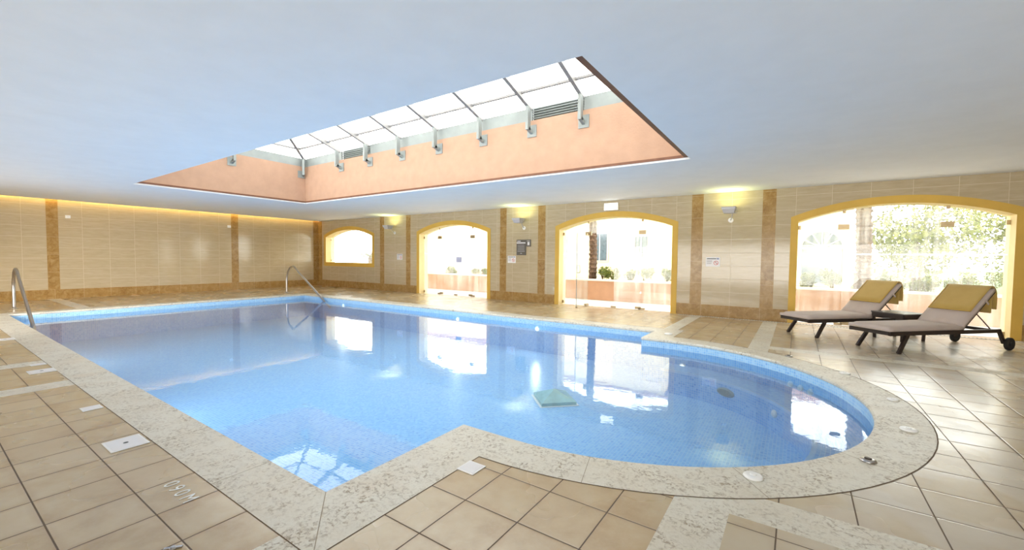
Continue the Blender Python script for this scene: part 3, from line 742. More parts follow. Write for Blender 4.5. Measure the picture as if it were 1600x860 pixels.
# ------------------------------------------------------------------ glazing of the arches
def pane(name, pts, y, mat, parent, t=0.012):
    mb = MB(); mb.prism(pts, lambda a, b: (a, y - t / 2, b), lambda a, b: (a, y + t / 2, b))
    return mb.build(name, mat, parent)
def arch_z(a, x, inset=BW):
    pts = arch_outline(a, inset)[1:-1]
    for p, q in zip(pts, pts[1:]):
        if p[0] <= x <= q[0]: return p[1] + (q[1] - p[1]) * (x - p[0]) / (q[0] - p[0])
    return pts[0][1]
def clamp(parent, name, x0, x1, z0, z1, y=YG, d=0.035):
    mb = MB(); mb.box(x0, x1, y - d / 2, y + d / 2, z0, z1); mb.box(x0 + (x1 - x0) * .2, x1 - (x1 - x0) * .2, y - d / 2 - .003, y + d / 2 + .003, (z0 + z1) / 2 - .004, (z0 + z1) / 2 + .004)
    return mb.build(name, M['brass'], parent, bevel=0.003)
def build_glazing():
    a = ARCH[0]; w = empty('window_1', ((a['x0'] + a['x1']) / 2, YG, a['sill'] + .156)); w['kind'] = 'structure'
    def reloc(o, r): 
        for v in o.data.vertices: v.co -= Vector(r.location)
        return o
    pi = arch_outline(a, BW); reloc(pane('glass_pane', pi, YG, M['glass'], w), w)
    xl, xr = pi[0][0], pi[-1][0]
    for x in (xl + .03, xr - .03):
        for z in (1.12, 2.0): reloc(clamp(w, 'glass_clamp', x - .02, x + .02, z - .025, z + .025), w)
    for k, a in enumerate(ARCH[1:]):
        w = empty('door_%d' % (k + 1), ((a['x0'] + a['x1']) / 2, YG, 0)); w['kind'] = 'structure'
        pi = arch_outline(a, BW); xl, xr = pi[0][0], pi[-1][0]
        c = (xl + xr) / 2; j0, j1 = c - 0.745, c + 0.735; zt = 1.995; g = 0.004
        def arcseg(x0, x1): return [(x0, arch_z(a, x0 + 1e-4))] + [p for p in pi[1:-1] if x0 + .01 < p[0] < x1 - .01] + [(x1, arch_z(a, x1 - 1e-4))]
        for x0, x1 in ((xl, j0 - g), (j0 + g, j1 - g), (j1 + g, xr)):
            seg = arcseg(x0, x1); reloc(pane('transom_pane', [(x0, zt + g), ] + seg + [(x1, zt + g)], YG, M['glass'], w), w)
        for x0, x1 in ((xl, j0 - g), (j1 + g, xr)): reloc(pane('side_pane', [(x0, 0.01), (x0, zt - g), (x1, zt - g), (x1, 0.01)], YG, M['glass'], w), w)
        openleaf = k == 1
        def strip(par, x0, x1):
            pm = MB(); pm.box(x0 + .01, x1 - .01, YG - .0085, YG - .0065, 1.425, 1.455); reloc(pm.build('safety_strip', M['frost'], par), w)
        for x0, x1 in ((xl, j0 - g), (j1 + g, xr)): strip(w, x0, x1)
        leaves = [(c + g, j1 - g)] if openleaf else [(j0 + g, c - g), (c + g, j1 - g)]
        for x0, x1 in leaves:
            lf = reloc(pane('door_leaf', [(x0, 0.012), (x0, zt - g), (x1, zt - g), (x1, 0.012)], YG, M['glass'], w), w)
            strip(lf, x0, x1)
            pf = clamp(lf, 'patch_fitting', (x0 - .0 if x1 < c else x1 - .15), (x0 + .15 if x1 < c else x1), 0.012, 0.075); reloc(pf, w)
        for xj in (j0, j1):
            reloc(clamp(w, 'patch_fitting', xj - .09, xj + .09, zt - .055, zt + .045), w)
            zt2 = arch_z(a, xj); reloc(clamp(w, 'arch_clamp', xj - .025, xj + .025, zt2 - .06, zt2), w)
            reloc(clamp(w, 'floor_patch', xj - .07 if xj == j1 else xj - .10, xj + .10 if xj == j1 else xj + .03, 0.005, 0.05), w)
        reloc(clamp(w, 'floor_patch', c - .07, c + .07, 0.005, 0.045), w)
        for x in (xl + .025, xr - .025):
            for z in (zt, 0.07): reloc(clamp(w, 'wall_clamp', x - .025, x + .025, z - .04, z + .04), w)
        if openleaf:
            # left leaf swung in towards the pool
            xx = j0 + .01; mb = MB(); y0, y1 = YG - .745, YG - .02
            mb.box(xx - .006, xx + .006, y0, y1, .012, zt - g)
            lf = reloc(mb.build('door_leaf', M['doorglass'], w), w)
            em = MB(); em.box(xx - .0075, xx + .0075, y0 - .003, y0 + .004, .012, zt - g)
            reloc(em.build('glass_edge', M['galv'], lf), w)
            for z0, z1 in ((.012, .07), (zt - .06, zt - g)):
                pm = MB(); pm.box(xx - .02, xx + .02, y1 - .15, y1, z0, z1); reloc(pm.build('patch_fitting', M['brass'], lf, bevel=.003), w)
            for s in (-1, 1):
                hb = MB(); xh = xx + s * .045
                hb.tube([(xx, y0 + .10, .93), (xh, y0 + .10, .93), (xh, y0 + .10, 1.12), (xx, y0 + .10, 1.12)], .011, 8)
                reloc(hb.build('handle', M['steel'], lf, smooth=True), w)
            pm = MB(); pm.box(xx - .02, xx + .02, y0, y0 + .05, .0, .05); reloc(pm.build('floor_bolt', M['brass'], lf, bevel=.003), w)
        if k == 0:
            pm = MB(); pm.box(c + .02, c + .27, YG - .010, YG - .007, 1.13, 1.31)
            s = reloc(pm.build('door_sticker', simple('pale_blue_film', (0.55, 0.60, 0.85), .5), w), w)
build_glazing()

# ------------------------------------------------------------------ pool hand rails
def handrail(x, y, label):
    r = empty('pool_handrail', (x, y, 0), 0, label, 'handrail', 'stainless hand rails at the pool steps')
    pts = [(0, 0, 0.0), (0, 0, 0.3), (0.01, 0, 0.52), (0.06, 0, 0.68), (0.15, 0, 0.81), (0.27, 0, 0.90), (0.40, 0, 0.935), (0.53, 0, 0.90), (0.66, 0, 0.815)]
    e = Vector((0.66, 0, 0.815)); d = Vector((1.70, 0, -1.0)).normalized()
    pts += [tuple(e + d * t) for t in (0.4, 0.9, 1.4, 1.9, 2.25)]
    # round the curve
    P = [Vector(p) for p in pts]; sm = []
    for i in range(len(P) - 1):
        p0, p1, p2, p3 = P[max(i - 1, 0)], P[i], P[i + 1], P[min(i + 2, len(P) - 1)]
        for t in (0, .25, .5, .75):
            sm.append(0.5 * ((2 * p1) + (-p0 + p2) * t + (2 * p0 - 5 * p1 + 4 * p2 - p3) * t * t + (-p0 + 3 * p1 - 3 * p2 + p3) * t ** 3))
    sm.append(P[-1])
    mb = MB(); mb.tube(sm, 0.031, 14); mb.build('rail', M['steel'], r, smooth=True)
    fb = MB(); fb.lathe([(0.062, 0.001), (0.062, 0.006), (0.05, 0.012), (0.034, 0.016), (0.034, 0.03)], (0, 0, 0)); fb.build('base_flange', M['steel'], r, smooth=True)
    return r
handrail(-15.1, 1.535, 'brushed steel hand rail at the near left corner of the pool')
handrail(-14.75, 7.68, 'brushed steel hand rail at the far corner of the pool by the small window')

# ------------------------------------------------------------------ wall lamps, signs, small fittings
def sconce(x, label):
    z = 2.19
    r = empty('wall_lamp', (x, YB, z), 0, label, 'wall lamp', 'grey uplighters on the arched wall')
    mb = MB(); mb.lathe([(0.055, 0), (0.055, -0.012), (0.045, -0.02)], (0, 0, 0), 'y', 20); mb.build('rosette', M['plastic'], r, smooth=False)
    mb = MB(); mb.tube([(0, -0.015, 0), (0.02, -0.10, 0.03), (0.05, -0.20, 0.09), (0.04, -0.28, 0.16)], 0.010, 8); mb.build('arm', M['sconce'], r, smooth=True)
    # head: open tray, wide at the top
    hd = MB(); yb, yf = -0.18, -0.47; w0, w1 = 0.10, 0.14; z0, z1 = 0.125, 0.255
    b = [(-w0, yb - .05), (w0, yb - .05), (w0, yf + .07), (-w0, yf + .07)]; t = [(-w1, yb), (w1, yb), (w1, yf), (-w1, yf)]
    vs = [(x_, y_, z0) for x_, y_ in b] + [(x_, y_, z1) for x_, y_ in t] + [(x_ * .92, (y_ + .325) * .92 - .325, z1 - 0.0) for x_, y_ in t] + [(x_ * .92, (y_ + .325) * .92 - .325, z1 - 0.05) for x_, y_ in t]
    fs = [(3, 2, 1, 0)] + [(i, (i + 1) % 4, 4 + (i + 1) % 4, 4 + i) for i in range(4)] + [(4 + i, 4 + (i + 1) % 4, 8 + (i + 1) % 4, 8 + i) for i in range(4)] + [(8 + i, 8 + (i + 1) % 4, 12 + (i + 1) % 4, 12 + i) for i in range(4)] + [(12, 13, 14, 15)]
    hd.add(vs, fs); h = hd.build('lamp_head', M['sconce'], r)
    g = MB(); g.box(-.11, .11, -.44, -.21, .207, .217); g.build('lamp_lens', M['lampglow'], h)
    br = MB(); br.tube([(.145, -.30, .21), (.145, -.30, .13), (.04, -.28, .13)], .007, 6); br.build('yoke', M['dgrey'], h)
    l = bpy.data.lights.new('uplight', 'AREA'); l.shape = 'RECTANGLE'; l.size = .22; l.size_y = .18; l.energy = 3.0; l.color = (0.93, 1.0, 0.42)
    lo = bpy.data.objects.new('uplight', l); C.objects.link(lo); lo.parent = r; lo.location = (0, -.30, .265); lo.rotation_euler = (R(180), 0, 0)
sconce(-1.26, 'grey box uplighter between the two widest arches at the right')
sconce(-6.73, 'grey box uplighter above the dark notice board')
sconce(-12.45, 'grey box uplighter next to the small arched window')

def exit_sign():
    r = empty('exit_light', (-4.04, YB, 2.655), 0, 'lit white emergency light box above the third arch under the ceiling', 'exit light')
    mb = MB(); mb.box(-.19, .19, -.055, -.005, -.095, .095); mb.build('housing', M['plastic'], r, bevel=.006)
    mb = MB(); mb.box(-.175, .175, -.062, -.056, -.08, .08); mb.build('light_panel', M['exit'], r)
exit_sign()

def pool_sign(x, z, w, h, label):
    r = empty('pool_notice', (x, YB, z), 0, label, 'sign', 'white no-diving notices on the arched wall')
    mb = MB(); mb.box(-w / 2, w / 2, -.012, -.002, -h / 2, h / 2); mb.build('panel', M['sign'], r)
    y0, y1 = -.0145, -.0122
    mb = MB(); mb.box(-w * .42, w * .24, y0, y1, h * .29, h * .38); mb.build('heading', M['signdark'], r)
    mb = MB(); mb.box(w * .27, w * .42, y0, y1, h * .27, h * .41); mb.build('emblem', M['signblue'], r)
    mb = MB()
    for k, (zz, ww) in enumerate(((.14, .36), (.06, .36), (-.02, .36), (-.14, .34), (-.20, .30))): mb.box(-w * .42, w * (-.42 + ww), y0, y1, h * zz - .004, h * zz + .004)
    mb.build('small_print', M['signgrey'], r)
    cx, cz, rr = w * .22, -h * .10, h * .23; mb = MB(); n = 24; vs = []; fs = []
    for k in range(n):
        a = 2 * PI * k / n
        for q in (rr, rr * .78): vs.append((cx + q * math.cos(a), y0, cz + q * math.sin(a)))
    for k in range(n): fs.append((2 * k, 2 * k + 1, 2 * ((k + 1) % n) + 1, 2 * ((k + 1) % n)))
    mb.add(vs, fs); mb.bar((cx - rr * .6, y0, cz + rr * .6), (cx + rr * .6, y0, cz - rr * .6), .0015, rr * .2, up=(1, 0, 1))
    mb.build('prohibition_mark', M['signred'], r)
    mb = MB(); mb.lathe([(rr * .17, y0), (rr * .17, y0 + .001)], (cx - rr * .05, 0, cz + rr * .35), 'y', 12); mb.bar((cx - rr * .1, y0 + .0005, cz + rr * .15), (cx + rr * .25, y0 + .0005, cz - rr * .45), .001, rr * .18, up=(1, 0, 1)); mb.build('diver_mark', M['signdark'], r)
pool_sign(-1.60, 1.255, .30, .215, 'white notice with red ban mark left of the widest arch')
pool_sign(-7.16, 1.255, .29, .215, 'white notice with red ban mark below left of the dark board')
pool_sign(-12.18, 1.30, .30, .22, 'white notice with red ban mark nearest the small arched window')

def notice_board():
    r = empty('notice_board', (-6.815, YB, 1.61), 0, 'dark L-shaped notice board with pale printed strips on the tiled wall', 'notice board')
    mb = MB(); mb.box(-.165, .165, -.022, -.002, -.225, .235); mb.build('main_panel', M['board'], r)
    mb = MB(); mb.box(.167, .33, -.022, -.002, .03, .235); mb.build('side_panel', M['board'], r)
    y0, y1 = -.0245, -.0222
    mb = MB(); mb.box(-.14, -.02, y0, y1, .18, .20); mb.box(-.16, .15, y0, y1, .125, .155); mb.box(.19, .30, y0, y1, .19, .20); mb.build('pale_lettering', M['sign'], r)
    mb = MB()
    for k in range(7): mb.box(-.12, .11, y0, y1, .08 - k * .025, .086 - k * .025)
    mb.box(-.13, .12, y0, y1, -.115, -.10); mb.box(-.03, .03, y0, y1, -.18, -.16); mb.build('small_print', M['signgrey'], r)
    mb = MB(); mb.box(.22, .29, y0, y1, .07, .165); mb.build('paper_slip', M['sign'], r)
notice_board()

for y, lb in ((2.84, 'small white square box high on the left wall beside the first brown strip'), (7.0, 'small white square box high on the left wall beside the far brown strip')):
    r = empty('sensor_box', (XA, y, 2.36), 0, lb, 'wall box', 'white boxes on the left wall')
    mb = MB(); mb.box(.002, .03, -.055, .055, -.045, .045); mb.build('cover', M['plastic'], r, bevel=.005)
    mb = MB(); mb.lathe([(.018, .03), (.018, .034)], (0, 0, 0), 'x', 12); mb.build('button', M['sign'], r)

def cover_plate(x0, x1, y0, y1, label, hole=True, cat='cover plate'):
    r = empty('access_cover', ((x0 + x1) / 2, (y0 + y1) / 2, 0), 0, label, cat, 'white covers in the deck')
    w, d = (x1 - x0) / 2, (y1 - y0) / 2
    mb = MB(); mb.box(-w, w, -d, d, .001, .006); mb.build('plate', M['plastic'], r, bevel=.002)
    mb = MB(); mb.box(-w + .012, w - .012, -d + .012, d - .012, .0062, .0072); mb.build('lid', M['sign'], r)
    if hole: mb = MB(); mb.lathe([(.014, .0074), (.014, .0085)], (0, 0, 0), 'z', 14); mb.build('lift_hole', M['signdark'], r)
cover_plate(-3.89, -3.65, .755, .955, 'large white cover plate with dark lift hole beside the near pool edge')
cover_plate(-4.93, -4.80, .83, .955, 'small white cover plate up the deck from the large one', False)
cover_plate(-6.94, -6.73, .77, .975, 'white cover plate between the two pale stone strips')
cover_plate(-7.33, -7.22, .84, .965, 'tiny white cover plate touching the farther pale stone strip', False)
cover_plate(-9.90, -9.66, .80, .99, 'white cover plate farthest along the left deck')
cover_plate(-1.69, -1.56, 1.90, 2.03, 'white square cover in the corner of the near tiles by the inner pool corner', False)

def coping_disc(x, y, rad, label, kind='white'):
    r = empty('coping_disc', (x, y, 0), 0, label, 'floor disc', 'round fittings on the curved pool edge')
    mb = MB(); mb.lathe([(rad, .001), (rad, .006), (rad * .92, .012), (rad * .6, .016), (.002, .017)], (0, 0, 0), 'z', 28)
    mb.build('cap', M['plastic'] if kind == 'white' else M['steel'], r, smooth=True)
    mb = MB(); q = rad * (.32 if kind == 'white' else .45); mb.lathe([(q, .016), (q, .0195), (q * .8, .021)], (0, 0, 0), 'z', 20)
    mb.build('centre_button', M['plastic'] if kind == 'white' else M['dark'], r, smooth=True)
coping_disc(-.18, 2.86, .055, 'white round disc on the curved coping nearest the camera')
coping_disc(.42, 3.53, .045, 'chrome round fitting with dark centre on the near curved coping', 'chrome')
coping_disc(.75, 4.37, .055, 'white round disc on the coping at the outermost bend')
coping_disc(.78, 5.24, .045, 'thin white disc on the coping past the outermost bend')
coping_disc(.49, 6.15, .055, 'white disc on the coping in front of the nearer lounger')
coping_disc(-.06, 6.79, .045, 'dark chrome fitting on the far curved coping near the other lounger', 'chrome')
coping_disc(-1.82, 7.55, .07, 'white disc at the far inner corner of the pool edge')

# painted depth figure
def depth_mark():
    cu = bpy.data.curves.new('depth_figure', 'FONT'); cu.body = '0 9 0 M'; cu.size = .105; cu.extrude = .0006
    t = bpy.data.objects.new('tmp', cu); C.objects.link(t)
    bpy.context.view_layer.update()
    me = bpy.data.meshes.new_from_object(t.evaluated_get(bpy.context.evaluated_depsgraph_get())); bpy.data.objects.remove(t)
    xs = [v.co.x for v in me.vertices]; w = max(xs) - min(xs)
    for v in me.vertices: v.co.x = (v.co.x - min(xs)) * .30 / w
    me.materials.clear(); me.materials.append(M['print'])
    o = bpy.data.objects.new('depth_figure', me); C.objects.link(o); o.location = (-2.91, .81, .0022)
    tag(o, 'white painted depth figure 090M on a tile at the near pool edge', 'floor lettering')
depth_mark()

# slotted drain along the foot of the arched wall
def drain():
    r = empty('slot_drain', (0.4, YB - .11, 0), 0, 'long pale slotted drain grate along the foot of the wall behind the loungers', 'drain')
    mb = MB(); x0, x1 = -2.7, 2.7; mb.box(x0, x1, -.035, .035, .001, .005); mb.build('channel', M['stonewhite'], r)
    sb = MB(); x = x0 + .03
    while x < x1 - .03: sb.box(x, x + .018, -.025, .025, .0051, .0058); x += .05
    tag(sb.build('slots', M['signdark'], r), kind='stuff')
drain()
mb = MB(); mb.lathe([(.014, .001), (.014, .006), (.008, .012)], (0, 0, 0), 'z', 16); mb.bar((-.035, 0, .005), (.035, 0, .005), .012, .007)
tag(mb.build('metal_clip', M['steel'], loc=(-2.24, .655, 0), rz=.9), 'small bright metal clip lying on the tiles at the bottom edge', 'clip')

# ------------------------------------------------------------------ fittings under water
def uw(name, x, y, z, nx, ny, rad, label, cat, mat, ring=True, group=None):
    ang = math.atan2(-nx, ny)   # local +y -> (nx, ny)
    r = empty(name, (x, y, z), ang, label, cat, group)
    mb = MB(); mb.lathe([(rad, .0), (rad, .012), (rad * .8, .02)], (0, 0, 0), 'y', 20); mb.build('bezel', M['plastic'], r)
    mb = MB(); mb.lathe([(rad * .7, .0205), (rad * .7, .026), (rad * .3, .03)], (0, 0, 0), 'y', 16); mb.build('lens' if mat is M['uwlight'] else 'nozzle', mat, r)
    return r
LX = {'a': (-11.54, 'white underwater lamp in the far pool wall below the small arched window'), 'b': (-6.86, 'white underwater lamp in the far pool wall below the second arch'), 'c': (-4.59, 'white underwater lamp in the far pool wall in front of the third arch')}
def lamp_beam(o, e):
    l = bpy.data.lights.new('lamp_beam', 'AREA'); l.shape = 'DISK'; l.size = .1; l.energy = e; l.color = (0.85, 0.95, 1.0)
    lo = bpy.data.objects.new('lamp_beam', l); C.objects.link(lo); lo.parent = o; lo.location = (0, .04, 0); lo.rotation_euler = (R(84), 0, 0)
for k, (x, lb) in LX.items(): lamp_beam(uw('pool_lamp', x, Y1, -.22, 0, -1, .06, lb, 'pool lamp', M['uwlight'], group='lamps in the pool wall'), 3)
for x, lb in ((-10.6, 'added unseen underwater lamp in the near pool wall opposite the small arched window'), (-6.2, 'added unseen underwater lamp in the near pool wall midway along')):
    lamp_beam(uw('pool_lamp', x, Y0, -.30, 0, 1, .07, lb, 'pool lamp', M['uwlight'], group='lamps in the pool wall'), 7)  # lamps added out of view to brighten the far pool
uw('pool_lamp', -1.45, CY + RI - .025, -.40, -.1, -1, .065, 'white underwater lamp at the mouth of the round bay', 'pool lamp', M['uwlight'], group='lamps in the pool wall')
for k, ang in enumerate((43, 39, 35)):
    a = R(ang); lb = ('left', 'middle', 'right')[k]
    uw('massage_jet', CX + RI * math.cos(a), CY + RI * math.sin(a), -.24, -math.cos(a), -math.sin(a), .038, lb + ' one of three small round jets under water in the round bay', 'jet', M['plastic'], group='jets in the round bay')
a = R(35); uw('massage_jet', CX + (RI - .42) * math.cos(a), CY + (RI - .42) * math.sin(a), -.50, -math.cos(a), -math.sin(a), .045, 'lone round jet low in the face of the underwater bench', 'jet', M['plastic'])
def grille():
    a = R(60); rr = RI - .42
    r = empty('suction_grille', (CX + rr * math.cos(a), CY + rr * math.sin(a), -.50), math.atan2(math.cos(a), -math.sin(a)), 'dark oval suction grille in the face of the underwater bench', 'grille')
    mb = MB(); n = 28; vs = [(0.14 * math.cos(2 * PI * k / n), .0, .062 * math.sin(2 * PI * k / n)) for k in range(n)] + [(0.11 * math.cos(2 * PI * k / n), .03, .045 * math.sin(2 * PI * k / n)) for k in range(n)]
    mb.add(vs, [tuple(range(n))[::-1], tuple(range(n, 2 * n))] + [(k, (k + 1) % n, n + (k + 1) % n, n + k) for k in range(n)]); mb.build('dome', M['grille'], r)
    mb = MB()
    for k in range(-2, 3): mb.box(-.09 + abs(k) * .015, .09 - abs(k) * .015, .030, .034, k * .016 - .003, k * .016 + .003)
    mb.build('bars', M['galv'], r)
grille()
def main_drain():
    r = empty('drain_cover', (-2.80, 5.22, ZP), .78, 'pale green pyramid shaped drain cover on the pool bottom', 'drain')
    s = .245; t = .07
    mb = MB(); mb.add([(-s, -s, .005), (s, -s, .005), (s, s, .005), (-s, s, .005), (-s, -s, .05), (s, -s, .05), (s, s, .05), (-s, s, .05), (0, 0, .17)],
                      [(3, 2, 1, 0), (0, 1, 5, 4), (1, 2, 6, 5), (2, 3, 7, 6), (3, 0, 4, 7), (4, 5, 8), (5, 6, 8), (6, 7, 8), (7, 4, 8)]); mb.build('hood', M['tealbox'], r)
    mb = MB(); mb.box(-s - .03, s + .03, -s - .03, s + .03, .001, .008); mb.build('rim', M['plastic'], r)
main_drain()

# ------------------------------------------------------------------ loungers
def build_lounger(label):
    """local x runs from the foot end to the head end, y across, origin under the foot end"""
    r = empty('sun_lounger', (0, 0, 0), 0, label, 'sun lounger', 'dark framed sun loungers with towels')
    W = .30; zf = .285
    fr = MB()
    for s in (-1, 1):
        fr.bar((0.02, s * (W - .02), zf), (2.03, s * (W - .02), zf), .035, .055)
    for x in (.03, .33, 1.30, 1.98): fr.bar((x, -W + .02, zf), (x, W - .02, zf), .035, .045)
    for k in range(11): fr.bar((.12 + k * .105, -W + .04, zf + .02), (.12 + k * .105, W - .04, zf + .02), .05, .012)
    fr.build('frame', M['dark'], r, bevel=.004)
    for s in (-1, 1):
        mb = MB(); mb.bar((.36, s * (W - .03), zf - .015), (.18, s * (W - .01), .0), .032, .055, up=(1, 0, 0)); mb.build('leg', M['dark'], r, bevel=.003)
    for s in (-1, 1):
        mb = MB(); mb.bar((2.02, s * (W - .02), zf + .02), (2.12, s * (W - .01), .10), .035, .05, up=(1, 0, 0)); l = mb.build('leg', M['dark'], r, bevel=.003)
        wb = MB(); y = s * (W + .03); wb.lathe([(.08, -.022), (.095, -.014), (.095, .014), (.08, .022)], (2.16, y, .095), 'y', 28); wb.lathe([(.03, -.03), (.03, .03)], (2.16, y, .095), 'y', 14)
        wb.build('wheel', M['black'], l)
        ax = MB(); ax.tube([(2.16, y, .095), (2.12, s * (W - .01), .10)], .012, 8); ax.build('axle', M['dark'], l)
    # raised back
    hx, hz = 1.32, .315; an = R(44); L = .82; dx, dz = math.cos(an), math.sin(an)
    bf = MB()
    for s in (-1, 1): bf.bar((hx, s * (W - .03), hz), (hx + dx * L, s * (W - .03), hz + dz * L), .03, .045)
    for k in range(8):
        t = .06 + k * .105; bf.bar((hx + dx * t, -W + .04, hz + dz * t), (hx + dx * t, W - .04, hz + dz * t), .014, .05, up=(dx, 0, dz))
    bf.build('back_frame', M['dark'], r, bevel=.003)
    for s in (-1, 1):
        mb = MB(); mb.tube([(hx + dx * .40, s * (W - .06), hz + dz * .40 - .02), (hx + .60, s * (W - .06), zf + .03)], .008, 8); mb.build('prop', M['dark'], r, smooth=True)
    # cushion: one folded pad
    T = .075
    def pad(x0, z0, ax, az, L, nm):
        nx, nz = -az, ax; mb = MB(); NX, NY = 18, 10; vs = []; fs = []; w = W - .005
        rnd = random.Random(3)
        for side in (0, 1):
            for i in range(NX + 1):
                for j in range(NY + 1):
                    u, v = i / NX, j / NY; e = min(u, 1 - u) * L; e2 = min(v, 1 - v) * 2 * w
                    t = T * (.62 + .38 * min(1, e / .03) ** .5 * min(1, e2 / .03) ** .5) if side else .004
                    if side: t += .004 * math.sin(v * 23 + u * 3) * max(0, 1 - u * 5) * (nm == 'back')
                    vs.append((x0 + ax * u * L + nx * t, -w + 2 * w * v, z0 + az * u * L + nz * t))
        idx = lambda s_, i, j: s_ * (NX + 1) * (NY + 1) + i * (NY + 1) + j
        for s_ in (0, 1):
            for i in range(NX):
                for j in range(NY): fs.append((idx(s_, i, j), idx(s_, i + 1, j), idx(s_, i + 1, j + 1), idx(s_, i, j + 1)))
        for i in range(NX):
            for j in (0, NY): fs.append((idx(0, i, j), idx(0, i + 1, j), idx(1, i + 1, j), idx(1, i, j)))
        for j in range(NY):
            for i in (0, NX): fs.append((idx(0, i, j), idx(0, i, j + 1), idx(1, i, j + 1), idx(1, i, j)))
        mb.add(vs, fs); return mb
    sc = pad(0.0, hz, 1, 0, 1.34, 'seat').build('seat_cushion', M['cushion'], r, smooth=True)
    bc = pad(hx + .02, hz + .022, dx, dz, L - .03, 'back').build('back_cushion', M['cushion'], r, smooth=True)
    for s in (-1, 1):
        mb = MB(); c = Vector((hx + dx * .58, s * W, hz + dz * .58)); mb.bar(c + Vector((-dz, 0, dx)) * .05, c + Vector((dz, 0, -dx)) * .045, .008, .025, up=(dx, 0, dz)); mb.build('strap', M['cushion'], bc)
    # side label strings not shown; piping along the front edge
    mb = MB(); mb.tube([(0.0, -W + .01, hz + .035), (0.0, W - .01, hz + .035)], .005, 6); mb.build('piping', M['cushion'], sc)
    return r, (hx, hz, dx, dz, L, T, W)
def build_towel(par, label):
    """towel folded over the top of the back; its own thing, built in the lounger's local axes"""
    hx, hz, dx, dz, L, T, W = par
    r = empty('towel', (0, 0, 0), 0, label, 'towel', 'ochre towels over the lounger backs')
    nx, nz = -dz, dx
    def P(s, off): return (hx + .02 + dx * s + nx * off, hz + .022 + dz * s + nz * off)
    top = L - .03; prof = []
    for s in (.26, .38, .50, .62, .72): prof.append(P(s, T + .008))
    prof += [P(top - .01, T + .010), P(top + .012, T - .005), P(top + .022, T * .5), P(top + .020, 0.0), P(top + .0, -.055)]
    bx, bz = prof[-1]
    prof += [(bx + .005, bz - .08), (bx + .004, bz - .16), (bx + .002, bz - .24)]
    def sheet(w0, w1, th, prof):
        NY = 14; mb = MB(); vs = []; fs = []; n = len(prof)
        for side in (0, 1):
            for i, (x, z) in enumerate(prof):
                a = prof[max(i - 1, 0)]; b = prof[min(i + 1, n - 1)]; t = Vector((b[0] - a[0], b[1] - a[1])).normalized(); nn = Vector((-t.y, t.x))
                for j in range(NY + 1):
                    y = w0 + (w1 - w0) * j / NY; wv = .003 * math.sin(j * 1.3 + i * .7) + (.010 * math.sin(j * .9) if i > 9 else 0)
                    q = th * side
                    vs.append((x + nn.x * (q) + (wv if i > 9 else 0), y, z + nn.y * q + (0 if i > 9 else abs(wv))))
        idx = lambda s_, i, j: s_ * n * (NY + 1) + i * (NY + 1) + j
        for s_ in (0, 1):
            for i in range(n - 1):
                for j in range(NY): fs.append((idx(s_, i, j), idx(s_, i + 1, j), idx(s_, i + 1, j + 1), idx(s_, i, j + 1)))
        for i in range(n - 1):
            for j in (0, NY): fs.append((idx(0, i, j), idx(0, i + 1, j), idx(1, i + 1, j), idx(1, i, j)))
        for j in range(NY):
            for i in (0, n - 1): fs.append((idx(0, i, j), idx(0, i, j + 1), idx(1, i, j + 1), idx(1, i, j)))
        mb.add(vs, fs); return mb
    sheet(-W + .02, W - .055, .012, prof).build('cloth', M['towel'], r, smooth=True)
    hm = MB(); a, b = P(.263, T + .024), None
    hm.tube([(a[0], -W + .02, a[1]), (a[0], W - .055, a[1])], .009, 6)
    e = [(x, W - .055, z) for x, z in prof]; e = [(p[0] + nx * .012, p[1], p[2] + nz * .012) for p in e[:6]]; hm.tube(e, .009, 6)
    hm.build('hem', M['towelhem'], r, smooth=True)
    inner_fold = sheet(-W + .05, W - .12, .010, [prof[-4], (bx - .035, bz - .06), (bx - .04, bz - .16), (bx - .045, bz - .30)])
    inner_fold.build('under_fold', M['towel'], r, smooth=True)
    return r
def place(root, x, y, ang):
    root.location = (x, y, 0); root.rotation_euler = (0, 0, ang)
LA = R(45)
l2, par = build_lounger('nearer dark sun lounger with grey-beige cushion, its wheels toward the right jamb')
t2 = build_towel(par, 'ochre towel folded over the back of the nearer lounger')
place(l2, .88, 7.99, LA); place(t2, .88, 7.99, LA)
l1 = copy_tree(l2); l1['label'] = 'farther dark sun lounger with grey-beige cushion, its foot end by the tiled pier'
t1 = copy_tree(t2); t1['label'] = 'ochre towel folded over the back of the farther lounger'
place(l1, -.03, 8.78, LA); place(t1, -.03, 8.78, LA)

def side_table():
    r = empty('side_table', (1.44, 9.46, 0), LA, 'low dark square side table standing between the two loungers', 'side table')
    s = .26; zt = .455
    mb = MB(); mb.box(-s, s, -s, s, zt - .02, zt); mb.build('table_top', simple('satin_dark_top', (.10, .09, .085), .25), r, bevel=.004)
    mb = MB()
    for a, b in (((-1, -1), (1, -1)), ((1, -1), (1, 1)), ((1, 1), (-1, 1)), ((-1, 1), (-1, -1))):
        mb.bar((a[0] * (s - .015), a[1] * (s - .015), zt - .055), (b[0] * (s - .015), b[1] * (s - .015), zt - .055), .022, .07)
    mb.build('apron', M['dark'], r, bevel=.003)
    for sx in (-1, 1):
        for sy in (-1, 1):
            mb = MB(); mb.bar((sx * (s - .03), sy * (s - .03), zt - .03), (sx * (s - .045), sy * (s - .045), 0), .035, .035, up=(1, 0, 0)); mb.build('leg', M['dark'], r, bevel=.003)
side_table()

